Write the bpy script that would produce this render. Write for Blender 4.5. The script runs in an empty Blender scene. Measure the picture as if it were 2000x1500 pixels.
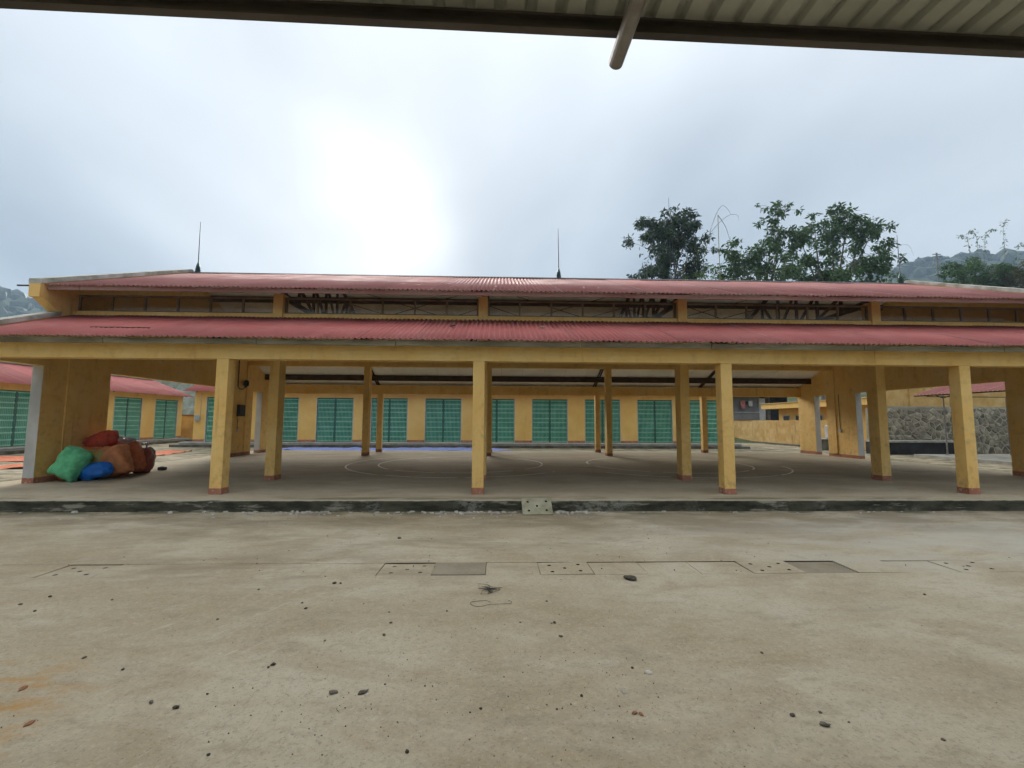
import bpy, bmesh, math, random
from mathutils import Vector, Matrix, noise
rnd = random.Random(7)
C = bpy.context.scene.collection
SC = bpy.context.scene
GZ = -0.2                                             # yard level; hall floor is z = 0

# ------------------------------------------------------------------ camera
F_PX, PITCH, YAW, ROLL = 852.88, 0.08392, 0.03161, 0.00513
CAM = Vector((0.387, -8.645, 1.429))
fwd = Vector((math.sin(YAW) * math.cos(PITCH), math.cos(YAW) * math.cos(PITCH), math.sin(PITCH)))
rgt0 = Vector((math.cos(YAW), -math.sin(YAW), 0)); up0 = rgt0.cross(fwd)
rgt = rgt0 * math.cos(ROLL) + up0 * math.sin(ROLL); upv = -rgt0 * math.sin(ROLL) + up0 * math.cos(ROLL)
cd = bpy.data.cameras.new('camera'); cam = bpy.data.objects.new('camera', cd); C.objects.link(cam)
M = Matrix.Identity(4)
for i in range(3):
    M[i][0], M[i][1], M[i][2], M[i][3] = rgt[i], upv[i], -fwd[i], CAM[i]
cam.matrix_world = M
cd.sensor_fit = 'HORIZONTAL'; cd.sensor_width = 36; cd.lens = 36 * F_PX / 2000
cd.clip_start = 0.05; cd.clip_end = 6000
SC.camera = cam

def at(px, py, Y):
    """a point of the place at depth Y, from the survey of the photograph"""
    d = fwd + rgt * ((px - 1000) / F_PX) + upv * ((750 - py) / F_PX)
    return CAM + d * ((Y - CAM.y) / d.y)
def at_z(px, py, z):
    d = fwd + rgt * ((px - 1000) / F_PX) + upv * ((750 - py) / F_PX)
    return CAM + d * ((z - CAM.z) / d.z)

# ------------------------------------------------------------------ world: overcast sky, veiled sun
SUN = Vector((-0.2527, 0.8721, 0.4190)).normalized()
W = bpy.data.worlds.new('World'); SC.world = W; W.use_nodes = True
wt = W.node_tree; wt.nodes.clear()
def wn(t, **k):
    n = wt.nodes.new(t)
    for a, b in k.items(): setattr(n, a, b)
    return n
def wm(op, a, b=None, c=None, clamp=False):
    n = wn('ShaderNodeMath', operation=op, use_clamp=clamp)
    for i, v in enumerate((a, b, c)):
        if v is None: continue
        if isinstance(v, (int, float)): n.inputs[i].default_value = v
        else: wt.links.new(v, n.inputs[i])
    return n.outputs[0]
wout = wn('ShaderNodeOutputWorld'); wbg = wn('ShaderNodeBackground'); wbg.inputs['Strength'].default_value = 0.1
wt.links.new(wbg.outputs[0], wout.inputs[0])
sky = wn('ShaderNodeTexSky', sky_type='NISHITA', sun_disc=False)
sky.sun_elevation = math.asin(SUN.z); sky.sun_rotation = math.atan2(SUN.x, SUN.y)
tc = wn('ShaderNodeTexCoord'); D = tc.outputs['Generated']
sep = wn('ShaderNodeSeparateXYZ'); wt.links.new(D, sep.inputs[0])
zc = wm('MAXIMUM', sep.outputs['Z'], 0.0)
den = wm('ADD', zc, 0.28)
cmb = wn('ShaderNodeCombineXYZ')
wt.links.new(wm('DIVIDE', sep.outputs['X'], den), cmb.inputs[0])
wt.links.new(wm('DIVIDE', sep.outputs['Y'], den), cmb.inputs[1])
def wnoise(scale, detail, rough, off, dist=0.0):
    mp = wn('ShaderNodeMapping'); mp.inputs['Location'].default_value = off; mp.inputs['Rotation'].default_value = (0, 0, 0.6); mp.inputs['Scale'].default_value = (1.0, 0.6, 1)
    wt.links.new(cmb.outputs[0], mp.inputs[0])
    n = wn('ShaderNodeTexNoise'); n.inputs['Scale'].default_value = scale; n.inputs['Detail'].default_value = detail
    n.inputs['Roughness'].default_value = rough; n.inputs['Distortion'].default_value = dist
    wt.links.new(mp.outputs[0], n.inputs['Vector'])
    return n.outputs['Fac']
n1 = wnoise(0.75, 3, 0.5, (10.97, 15.01, 0), 0.4)
n2 = wnoise(2.3, 4, 0.5, (14.95, 17.30, 0), 0.3)
# how thick the cloud deck is (0 thin and bright, 1 thick and grey)
thick = wm('MULTIPLY_ADD', n1, 4.2, -1.5, clamp=True)
thick = wm('MULTIPLY_ADD', n2, 0.8, wm('MULTIPLY_ADD', thick, 0.75, -0.25), clamp=True)
mixc = wn('ShaderNodeMix', data_type='RGBA')
mixc.inputs[6].default_value = (7.6, 8.3, 9.0, 1); mixc.inputs[7].default_value = (3.5, 4.15, 4.95, 1)
wt.links.new(thick, mixc.inputs[0])
zw = wn('ShaderNodeMix', data_type='RGBA'); wt.links.new(wm('POWER', zc, 3.0), zw.inputs[0]); wt.links.new(mixc.outputs[2], zw.inputs[6]); zw.inputs[7].default_value = (9.4, 9.3, 9.0, 1)
# overcast skies brighten towards the zenith
grad = wm('ADD', wm('MULTIPLY_ADD', zc, 0.20, 0.345), wm('MULTIPLY', wm('POWER', zc, 4.0), 0.6))
sc1 = wn('ShaderNodeVectorMath', operation='SCALE'); wt.links.new(zw.outputs[2], sc1.inputs[0]); wt.links.new(grad, sc1.inputs['Scale'])
# glow of the veiled sun, broken up by the cloud
jit = wn('ShaderNodeTexNoise'); jit.inputs['Scale'].default_value = 3.5; jit.inputs['Detail'].default_value = 3
wt.links.new(D, jit.inputs['Vector'])
js = wn('ShaderNodeVectorMath', operation='MULTIPLY_ADD'); js.inputs[1].default_value = (0.34, 0.34, 0.34); js.inputs[2].default_value = (-0.17, -0.17, -0.17)
wt.links.new(jit.outputs['Color'], js.inputs[0])
ja = wn('ShaderNodeVectorMath', operation='ADD'); wt.links.new(D, ja.inputs[0]); wt.links.new(js.outputs[0], ja.inputs[1])
jn = wn('ShaderNodeVectorMath', operation='NORMALIZE'); wt.links.new(ja.outputs[0], jn.inputs[0])
def glow(vec, power, gain, src):
    d = wn('ShaderNodeVectorMath', operation='DOT_PRODUCT'); d.inputs[1].default_value = Vector(vec).normalized(); wt.links.new(src, d.inputs[0])
    return wm('MULTIPLY', wm('POWER', wm('MAXIMUM', d.outputs['Value'], 0.0), power), gain)
g = wm('ADD', glow((-0.2356, 0.8904, 0.3895), 140, 1.5, jn.outputs[0]), glow((-0.287, 0.826, 0.484), 150, 0.7, jn.outputs[0]))
g = wm('ADD', g, glow((-0.397, 0.706, 0.587), 60, 0.15, jn.outputs[0]))
g = wm('ADD', g, glow(SUN, 22, 0.25, jn.outputs[0]))
gc = wn('ShaderNodeVectorMath', operation='SCALE'); gc.inputs[0].default_value = (1.0, 0.99, 0.95); wt.links.new(g, gc.inputs['Scale'])
ad = wn('ShaderNodeVectorMath', operation='ADD'); wt.links.new(sc1.outputs[0], ad.inputs[0]); wt.links.new(gc.outputs[0], ad.inputs[1])
mx = wn('ShaderNodeMix', data_type='RGBA'); mx.inputs[0].default_value = 0.95
wt.links.new(sky.outputs[0], mx.inputs[6]); wt.links.new(ad.outputs[0], mx.inputs[7]); wt.links.new(mx.outputs[2], wbg.inputs['Color'])

sl = bpy.data.lights.new('sun', 'SUN'); sl.energy = 1.5; sl.angle = math.radians(24); sl.color = (1.0, 0.95, 0.87)
so = bpy.data.objects.new('sun', sl); C.objects.link(so)
so.rotation_euler = (-SUN).to_track_quat('-Z', 'Y').to_euler(); so.location = (0, 0, 60)

SC.view_settings.view_transform = 'Standard'; SC.view_settings.look = 'None'
SC.view_settings.exposure = 1.28; SC.view_settings.gamma = 1.0; SC.view_settings.use_curve_mapping = False
SC.render.engine = 'CYCLES'
cy = SC.cycles
cy.use_denoising = True; cy.max_bounces = 7; cy.diffuse_bounces = 4; cy.glossy_bounces = 2; cy.transmission_bounces = 2
cy.volume_bounces = 0; cy.sample_clamp_indirect = 4.0; cy.caustics_reflective = False; cy.caustics_refractive = False
cy.use_adaptive_sampling = True; cy.adaptive_threshold = 0.03

# ------------------------------------------------------------------ materials
class NT:
    def __init__(s, name):
        s.m = bpy.data.materials.new(name); s.m.use_nodes = True
        s.t = s.m.node_tree; s.t.nodes.clear()
        s.out = s.n('ShaderNodeOutputMaterial'); s.b = s.n('ShaderNodeBsdfPrincipled'); s.l(s.b.outputs[0], s.out.inputs[0])
        s.pos = s.n('ShaderNodeNewGeometry').outputs['Position']
    def n(s, t, **k):
        x = s.t.nodes.new(t)
        for a, b in k.items(): setattr(x, a, b)
        return x
    def l(s, a, b): s.t.links.new(a, b)
    def math(s, op, a, b=None, c=None, clamp=False):
        n = s.n('ShaderNodeMath', operation=op, use_clamp=clamp)
        for i, v in enumerate((a, b, c)):
            if v is None: continue
            if isinstance(v, (int, float)): n.inputs[i].default_value = v
            else: s.l(v, n.inputs[i])
        return n.outputs[0]
    def noise(s, scale, detail=4, rough=0.55, stretch=(1, 1, 1), off=(0, 0, 0), dist=0.0, src=None):
        mp = s.n('ShaderNodeMapping'); mp.inputs['Scale'].default_value = stretch; mp.inputs['Location'].default_value = off
        s.l(src or s.pos, mp.inputs[0])
        n = s.n('ShaderNodeTexNoise'); n.inputs['Scale'].default_value = scale; n.inputs['Detail'].default_value = detail
        n.inputs['Roughness'].default_value = rough; n.inputs['Distortion'].default_value = dist
        s.l(mp.outputs[0], n.inputs['Vector']); return n.outputs['Fac']
    def ramp(s, v, lo, hi, a=0.0, b=1.0):
        n = s.n('ShaderNodeMapRange', clamp=True); n.interpolation_type = 'SMOOTHSTEP'
        n.inputs[1].default_value = lo; n.inputs[2].default_value = hi; n.inputs[3].default_value = a; n.inputs[4].default_value = b
        s.l(v, n.inputs[0]); return n.outputs[0]
    def mix(s, f, a, b, blend='MIX'):
        n = s.n('ShaderNodeMix', data_type='RGBA', blend_type=blend)
        for i, v in ((0, f), (6, a), (7, b)):
            if isinstance(v, (int, float)): n.inputs[i].default_value = v
            elif isinstance(v, tuple): n.inputs[i].default_value = v if len(v) == 4 else (*v, 1)
            else: s.l(v, n.inputs[i])
        return n.outputs[2]
    def ellipse(s, cx, cy, rx, ry, lo=0.4, hi=1.0):
        a = s.n('ShaderNodeVectorMath', operation='SUBTRACT'); a.inputs[1].default_value = (cx, cy, 0); s.l(s.pos, a.inputs[0])
        m = s.n('ShaderNodeVectorMath', operation='MULTIPLY'); m.inputs[1].default_value = (1 / rx, 1 / ry, 0); s.l(a.outputs[0], m.inputs[0])
        ln = s.n('ShaderNodeVectorMath', operation='LENGTH'); s.l(m.outputs[0], ln.inputs[0])
        return s.ramp(ln.outputs['Value'], lo, hi, 1.0, 0.0)
    def sep(s):
        x = s.n('ShaderNodeSeparateXYZ'); s.l(s.pos, x.inputs[0]); return x.outputs
    def bump(s, h, strength, dist):
        b = s.n('ShaderNodeBump'); b.inputs['Strength'].default_value = strength; b.inputs['Distance'].default_value = dist
        s.l(h, b.inputs['Height']); s.l(b.outputs[0], s.b.inputs['Normal'])
    def done(s, col, rough=0.8, spec=0.3, metal=0.0):
        if isinstance(col, tuple): s.b.inputs['Base Color'].default_value = (*col, 1)
        else: s.l(col, s.b.inputs['Base Color'])
        if isinstance(rough, (int, float)): s.b.inputs['Roughness'].default_value = rough
        else: s.l(rough, s.b.inputs['Roughness'])
        s.b.inputs['Specular IOR Level'].default_value = spec; s.b.inputs['Metallic'].default_value = metal
        return s.m

def lerp(a, b, t): return tuple(x + (y - x) * t for x, y in zip(a, b))
def surf(name, base, dark=None, light=None, scale=1.2, rough=0.8, spec=0.25, stretch=(1, 1, 1), bump=(60, 0.15, 0.004), streak=None, metal=0.0, amt=0.7, objvar=0.0):
    t = NT(name)
    dark = dark or tuple(c * 0.72 for c in base); light = light or tuple(min(1, c * 1.15) for c in base)
    col = t.mix(t.ramp(t.noise(scale, 5, 0.6, stretch), 0.3, 0.72), dark, light)
    col = t.mix(1 - amt, col, base)
    col = t.mix(t.math('MULTIPLY', t.ramp(t.noise(scale * 9, 5, 0.65, stretch, (3, 1, 2)), 0.5, 0.78), 0.35), col, dark)
    if streak:                                        # vertical run-off stains with their own shape
        sc, colr, a = streak
        f = t.math('MULTIPLY', t.ramp(t.noise(sc, 4, 0.6, (1, 1, 0.09), (5, 2, 0)), 0.56, 0.74), t.ramp(t.noise(0.9, 3, 0.5, (1, 1, 0.6), (1, 7, 3)), 0.42, 0.66))
        col = t.mix(t.math('MULTIPLY', f, a), col, colr)
    if objvar:
        oi = t.n('ShaderNodeObjectInfo')
        hs = t.n('ShaderNodeHueSaturation'); t.l(col, hs.inputs['Color'])
        t.l(t.math('MULTIPLY_ADD', oi.outputs['Random'], objvar, 1 - objvar / 2), hs.inputs['Value']); col = hs.outputs[0]
    if bump: t.bump(t.noise(bump[0], 4, 0.6), bump[1], bump[2])
    return t.done(col, rough, spec, metal)

def yellow_paint():
    t = NT('yellow_paint')
    base, dirt, pale = (0.80, 0.49, 0.145), (0.47, 0.26, 0.075), (0.85, 0.585, 0.225)
    col = t.mix(t.ramp(t.noise(0.8, 5, 0.6), 0.3, 0.75), base, pale)
    col = t.mix(t.math('MULTIPLY', t.ramp(t.noise(5, 5, 0.65), 0.5, 0.78), 0.45), col, dirt)
    f = t.math('MULTIPLY', t.ramp(t.noise(9, 4, 0.6, (1, 1, 0.06), (5, 2, 0)), 0.55, 0.74), t.ramp(t.noise(1.1, 3, 0.5), 0.45, 0.66))
    col = t.mix(t.math('MULTIPLY', f, 0.6), col, dirt)
    x, y, z = t.sep()
    hg = t.math('MULTIPLY', t.math('MULTIPLY', t.ramp(z, 0.5, 0.9), t.ramp(z, 1.9, 1.3)), t.ramp(t.noise(6, 5, 0.7, (1, 1, 1), (1, 1, 4)), 0.5, 0.68))
    col = t.mix(t.math('MULTIPLY', hg, 0.4), col, (0.36, 0.25, 0.12))
    sp = t.math('MULTIPLY', t.ramp(z, 0.75, 0.1), t.ramp(t.noise(11, 5, 0.7, (1, 1, 0.7), (2, 8, 1)), 0.46, 0.66))
    col = t.mix(t.math('MULTIPLY', sp, 0.5), col, (0.30, 0.22, 0.12))
    bl = t.noise(2.7, 5, 0.65, (1, 1, 0.7), (4, 4, 7))
    col = t.mix(t.math('MULTIPLY', t.ramp(bl, 0.5, 0.68), 0.32), col, (0.85, 0.63, 0.29))
    col = t.mix(t.math('MULTIPLY', t.ramp(bl, 0.46, 0.3), 0.28), col, dirt)
    chip = t.ramp(t.noise(26, 5, 0.7, (1, 1, 1), (9, 9, 9)), 0.735, 0.76)
    col = t.mix(t.math('MULTIPLY', chip, 0.5), col, (0.62, 0.55, 0.42))
    t.bump(t.noise(90, 3, 0.6), 0.12, 0.003)
    return t.done(col, 0.78, 0.25)
MAT = {}
MAT['yellow'] = yellow_paint()
MAT['yellow_shop'] = surf('shop_yellow_paint', (0.82, 0.535, 0.165), (0.74, 0.455, 0.125), (0.85, 0.59, 0.21), 0.9, 0.8, streak=(9, (0.42, 0.27, 0.1), 0.5))
MAT['yellow_old'] = surf('weathered_yellow_wall', (0.62, 0.40, 0.14), (0.45, 0.26, 0.07), (0.68, 0.50, 0.24), 1.6, 0.88, streak=(5, (0.13, 0.09, 0.05), 0.85), bump=(25, 0.3, 0.01))
def pink_mat():
    t = NT('chipped_pink_plinth')
    col = t.mix(t.ramp(t.noise(3, 4, 0.6), 0.3, 0.7), (0.34, 0.13, 0.08), (0.47, 0.21, 0.135))
    col = t.mix(t.math('MULTIPLY', t.ramp(t.noise(15, 5, 0.7, (1, 1, 1), (3, 3, 3)), 0.56, 0.62), 0.75), col, (0.52, 0.43, 0.34))
    col = t.mix(t.math('MULTIPLY', t.ramp(t.noise(22, 5, 0.7, (1, 1, 1), (8, 1, 3)), 0.57, 0.66), 0.7), col, (0.16, 0.11, 0.075))
    t.bump(t.noise(40, 4, 0.6), 0.3, 0.004)
    return t.done(col, 0.85, 0.2)
MAT['pink'] = pink_mat()
MAT['pink_plain'] = surf('pink_plinth_paint', (0.42, 0.17, 0.105), (0.30, 0.11, 0.07), (0.50, 0.25, 0.165), 3.0, 0.82)
MAT['white'] = surf('grey_white_render', (0.47, 0.48, 0.47), (0.33, 0.34, 0.335), (0.54, 0.55, 0.54), 2.2, 0.85, stretch=(1, 1, 0.6), streak=(7, (0.25, 0.27, 0.27), 0.5))
def roof_red(name, base, dark, pale):
    t = NT(name)
    col = t.mix(t.ramp(t.noise(0.55, 4, 0.6), 0.3, 0.72), base, pale)
    col = t.mix(t.math('MULTIPLY', t.ramp(t.noise(2.2, 5, 0.65, (1, 0.25, 1), (4, 0, 0)), 0.48, 0.74), 0.6), col, dark)
    col = t.mix(t.math('MULTIPLY', t.ramp(t.noise(14, 4, 0.7, (1, 0.2, 1), (1, 5, 0)), 0.6, 0.8), 0.35), col, dark)
    oi = t.n('ShaderNodeObjectInfo'); hs = t.n('ShaderNodeHueSaturation'); t.l(col, hs.inputs['Color'])
    t.l(t.math('MULTIPLY_ADD', oi.outputs['Random'], 0.22, 0.89), hs.inputs['Value'])
    rg = t.ramp(t.noise(1.5, 4, 0.6), 0.3, 0.7, 0.55, 0.75)
    return t.done(hs.outputs[0], rg, 0.2)
MAT['red'] = roof_red('red_roof_sheet_paint', (0.36, 0.10, 0.09), (0.23, 0.068, 0.06), (0.40, 0.135, 0.12))
MAT['red_pale'] = roof_red('faded_red_roof_paint', (0.285, 0.105, 0.094), (0.20, 0.075, 0.066), (0.33, 0.145, 0.13))
MAT['under'] = surf('white_sheet_underside', (0.60, 0.57, 0.50), (0.45, 0.42, 0.36), (0.68, 0.66, 0.60), 1.2, 0.7, bump=None)
MAT['ceil'] = surf('white_ceiling_panel', (0.84, 0.83, 0.79), (0.72, 0.69, 0.62), (0.88, 0.87, 0.85), 0.9, 0.75, bump=None, objvar=0.12)
MAT['fascia'] = surf('weathered_fascia_board', (0.20, 0.16, 0.09), (0.10, 0.075, 0.04), (0.31, 0.26, 0.17), 3.4, 0.85, stretch=(0.3, 1, 2))
MAT['fascia_red'] = surf('red_brown_eave_strip', (0.36, 0.19, 0.15), (0.24, 0.10, 0.08), (0.42, 0.27, 0.22), 2.0, 0.7, stretch=(0.3, 1, 2))
MAT['frame'] = surf('clerestory_frame_paint', (0.20, 0.155, 0.095), (0.12, 0.09, 0.05), (0.27, 0.22, 0.15), 3, 0.7)
MAT['steel'] = surf('dark_red_oxide_steel', (0.055, 0.035, 0.026), (0.03, 0.02, 0.016), (0.085, 0.05, 0.036), 3, 0.6)
MAT['ridge'] = surf('dark_ridge_cap', (0.09, 0.085, 0.08), None, None, 2, 0.6)
MAT['parapet'] = surf('lichen_grey_parapet', (0.48, 0.46, 0.40), (0.22, 0.22, 0.15), (0.66, 0.65, 0.60), 3.0, 0.9)
MAT['mint'] = surf('mint_green_gate_paint', (0.29, 0.58, 0.44), (0.22, 0.49, 0.36), (0.35, 0.63, 0.50), 2.0, 0.55, bump=None, objvar=0.25)
MAT['green'] = surf('green_gate_bar_paint', (0.10, 0.47, 0.33), (0.07, 0.38, 0.26), (0.14, 0.53, 0.38), 2.0, 0.5, bump=None, objvar=0.25)
MAT['green_dark'] = surf('dark_green_gate_backing', (0.025, 0.25, 0.155), None, None, 2.0, 0.6, bump=None)
MAT['stile'] = surf('grey_green_gate_stile', (0.07, 0.15, 0.12), None, None, 2.0, 0.5, bump=None)
MAT['jamb'] = surf('pale_blue_grey_jamb', (0.38, 0.46, 0.46), None, None, 3.0, 0.6, bump=None)
MAT['rodgreen'] = surf('dark_green_glaze', (0.02, 0.075, 0.075), None, None, 6.0, 0.3, 0.5, bump=None)
MAT['rod'] = surf('grey_steel_rod', (0.16, 0.18, 0.19), None, None, 6.0, 0.45, 0.5, bump=None)
MAT['galv'] = surf('galvanised_pipe', (0.26, 0.235, 0.22), (0.17, 0.14, 0.12), (0.34, 0.32, 0.31), 9.0, 0.42, 0.5, metal=0.35)
MAT['canopy_under'] = surf('grey_green_sheet_underside', (0.44, 0.45, 0.40), (0.35, 0.36, 0.31), (0.50, 0.51, 0.46), 2.0, 0.55, bump=None)
MAT['canopy_beam'] = surf('brown_painted_channel', (0.075, 0.062, 0.054), (0.045, 0.037, 0.032), (0.13, 0.105, 0.092), 5.0, 0.5, 0.4, stretch=(0.4, 1, 2))
MAT['conc'] = surf('pale_step_concrete', (0.36, 0.345, 0.30), (0.22, 0.21, 0.17), (0.46, 0.44, 0.40), 2.2, 0.88, bump=(45, 0.3, 0.006))
MAT['concdark'] = surf('dark_wet_concrete', (0.10, 0.095, 0.07), (0.045, 0.045, 0.03), (0.2, 0.19, 0.155), 2.6, 0.85, bump=(30, 0.3, 0.008))
MAT['black'] = surf('black_wall_and_shade', (0.018, 0.017, 0.018), (0.008, 0.008, 0.008), (0.05, 0.05, 0.05), 1.6, 0.7)  # black of the bench body, and painted shade for the house opening
MAT['stone'] = surf('grey_rubble_stone', (0.235, 0.205, 0.15), (0.085, 0.075, 0.055), (0.40, 0.355, 0.27), 3.4, 0.9, bump=(14, 0.5, 0.02), objvar=0.9)
MAT['mortar'] = surf('pale_mortar', (0.46, 0.43, 0.34), (0.16, 0.15, 0.11), (0.55, 0.52, 0.43), 1.1, 0.95, bump=(30, 0.4, 0.01))
MAT['greyhouse'] = surf('grey_cement_board', (0.20, 0.205, 0.205), None, None, 1.2, 0.8)
MAT['hole_dark'] = surf('dark_hole_shade', (0.035, 0.03, 0.022), None, None, 4, 0.95)
MAT['jointfill'] = surf('silted_joint', (0.19, 0.165, 0.115), (0.10, 0.085, 0.06), (0.26, 0.23, 0.17), 2.5, 0.95)
MAT['pebble'] = surf('grey_pebble', (0.085, 0.07, 0.05), (0.035, 0.03, 0.022), (0.17, 0.15, 0.12), 30, 0.9, bump=None, objvar=0.9)
MAT['brickred'] = surf('brick_fragment', (0.24, 0.11, 0.06), None, None, 20, 0.9, bump=None)
MAT['plaster'] = surf('broken_plaster', (0.42, 0.40, 0.34), (0.20, 0.18, 0.14), (0.58, 0.56, 0.51), 9, 0.9, bump=None)
MAT['boxgrey'] = surf('pale_grey_plastic', (0.50, 0.52, 0.51), None, None, 6, 0.5, bump=None)
MAT['boxdark'] = surf('dark_metal_box', (0.045, 0.045, 0.045), None, None, 6, 0.5, bump=None)
MAT['line'] = surf('worn_white_floor_paint', (0.84, 0.82, 0.75), (0.66, 0.63, 0.55), (0.88, 0.87, 0.82), 9, 0.85, bump=None)
MAT['trunk'] = surf('tree_bark', (0.17, 0.14, 0.11), (0.08, 0.065, 0.05), (0.25, 0.22, 0.18), 5, 0.95)
MAT['pole'] = surf('concrete_pole', (0.22, 0.22, 0.22), None, None, 4, 0.9)
MAT['culm'] = surf('bamboo_culm', (0.20, 0.22, 0.12), None, None, 4, 0.7, bump=None)

def fabric(name, base, sheen=0.15, rough=0.8):
    t = NT(name)
    col = t.mix(t.ramp(t.noise(7, 4, 0.6), 0.3, 0.7), tuple(c * 0.78 for c in base), tuple(min(1, c * 1.15) for c in base))
    w = t.n('ShaderNodeTexWave', wave_type='BANDS'); w.inputs['Scale'].default_value = 60; w.inputs['Distortion'].default_value = 2
    t.l(t.pos, w.inputs[0])
    t.bump(t.math('ADD', t.math('MULTIPLY', w.outputs['Fac'], 0.3), t.noise(11, 5, 0.7)), 0.5, 0.012)
    return t.done(col, rough, sheen)
MAT['sack_green'] = fabric('green_woven_sack', (0.15, 0.55, 0.28))
MAT['sack_blue'] = fabric('blue_plastic_sack', (0.012, 0.16, 0.60), 0.5, 0.4)
MAT['sack_orange'] = fabric('orange_woven_sack', (0.68, 0.27, 0.115))
MAT['sack_rust'] = fabric('rust_woven_sack', (0.50, 0.145, 0.06))
MAT['sack_red'] = fabric('red_woven_sack', (0.52, 0.085, 0.05))
MAT['sack_cream'] = fabric('olive_cream_sack', (0.44, 0.37, 0.14))
MAT['sack_maroon'] = fabric('maroon_mesh_sack', (0.30, 0.09, 0.06))
MAT['sack_grey'] = fabric('cloudy_grey_bag', (0.30, 0.27, 0.24), 0.5, 0.35)
MAT['sheet_grey'] = fabric('pale_plastic_sheet', (0.55, 0.57, 0.57), 0.5, 0.35)
MAT['tarp_orange'] = fabric('orange_drying_tarp', (0.60, 0.20, 0.11))
MAT['tarp_blue'] = fabric('blue_tarp', (0.19, 0.24, 0.50), 0.3, 0.6)
MAT['cloth_pink'] = fabric('faded_pink_cloth', (0.52, 0.20, 0.18))
MAT['cloth_white'] = fabric('white_cloth', (0.6, 0.6, 0.6))
MAT['cloth_black'] = fabric('black_cloth', (0.02, 0.02, 0.022))

def leaf_mat(name, a, b, c):
    t = NT(name)
    col = t.mix(t.ramp(t.noise(0.7, 3, 0.6), 0.35, 0.68), a, b)
    col = t.mix(t.math('MULTIPLY', t.ramp(t.noise(5, 2, 0.6), 0.5, 0.75), 0.7), col, c)
    m = t.done(col, 0.5, 0.35)
    tr = t.n('ShaderNodeBsdfTranslucent'); t.l(col, tr.inputs[0])
    ms = t.n('ShaderNodeMixShader'); ms.inputs[0].default_value = 0.38
    t.l(t.b.outputs[0], ms.inputs[1]); t.l(tr.outputs[0], ms.inputs[2]); t.l(ms.outputs[0], t.out.inputs[0])
    return m
MAT['leaf_dark'] = leaf_mat('dark_green_leaves', (0.035, 0.065, 0.035), (0.06, 0.105, 0.05), (0.10, 0.15, 0.075))
MAT['leaf_mid'] = leaf_mat('mid_green_leaves', (0.045, 0.10, 0.035), (0.08, 0.155, 0.05), (0.14, 0.22, 0.075))
MAT['leaf_fresh'] = leaf_mat('fresh_green_leaves', (0.06, 0.14, 0.02), (0.11, 0.22, 0.03), (0.17, 0.28, 0.05))
MAT['leaf_olive'] = leaf_mat('olive_leaves', (0.07, 0.075, 0.022), (0.11, 0.11, 0.035), (0.16, 0.14, 0.05))
MAT['leaf_hill'] = leaf_mat('hillside_canopy', (0.025, 0.05, 0.022), (0.045, 0.08, 0.03), (0.07, 0.10, 0.04))

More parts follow.
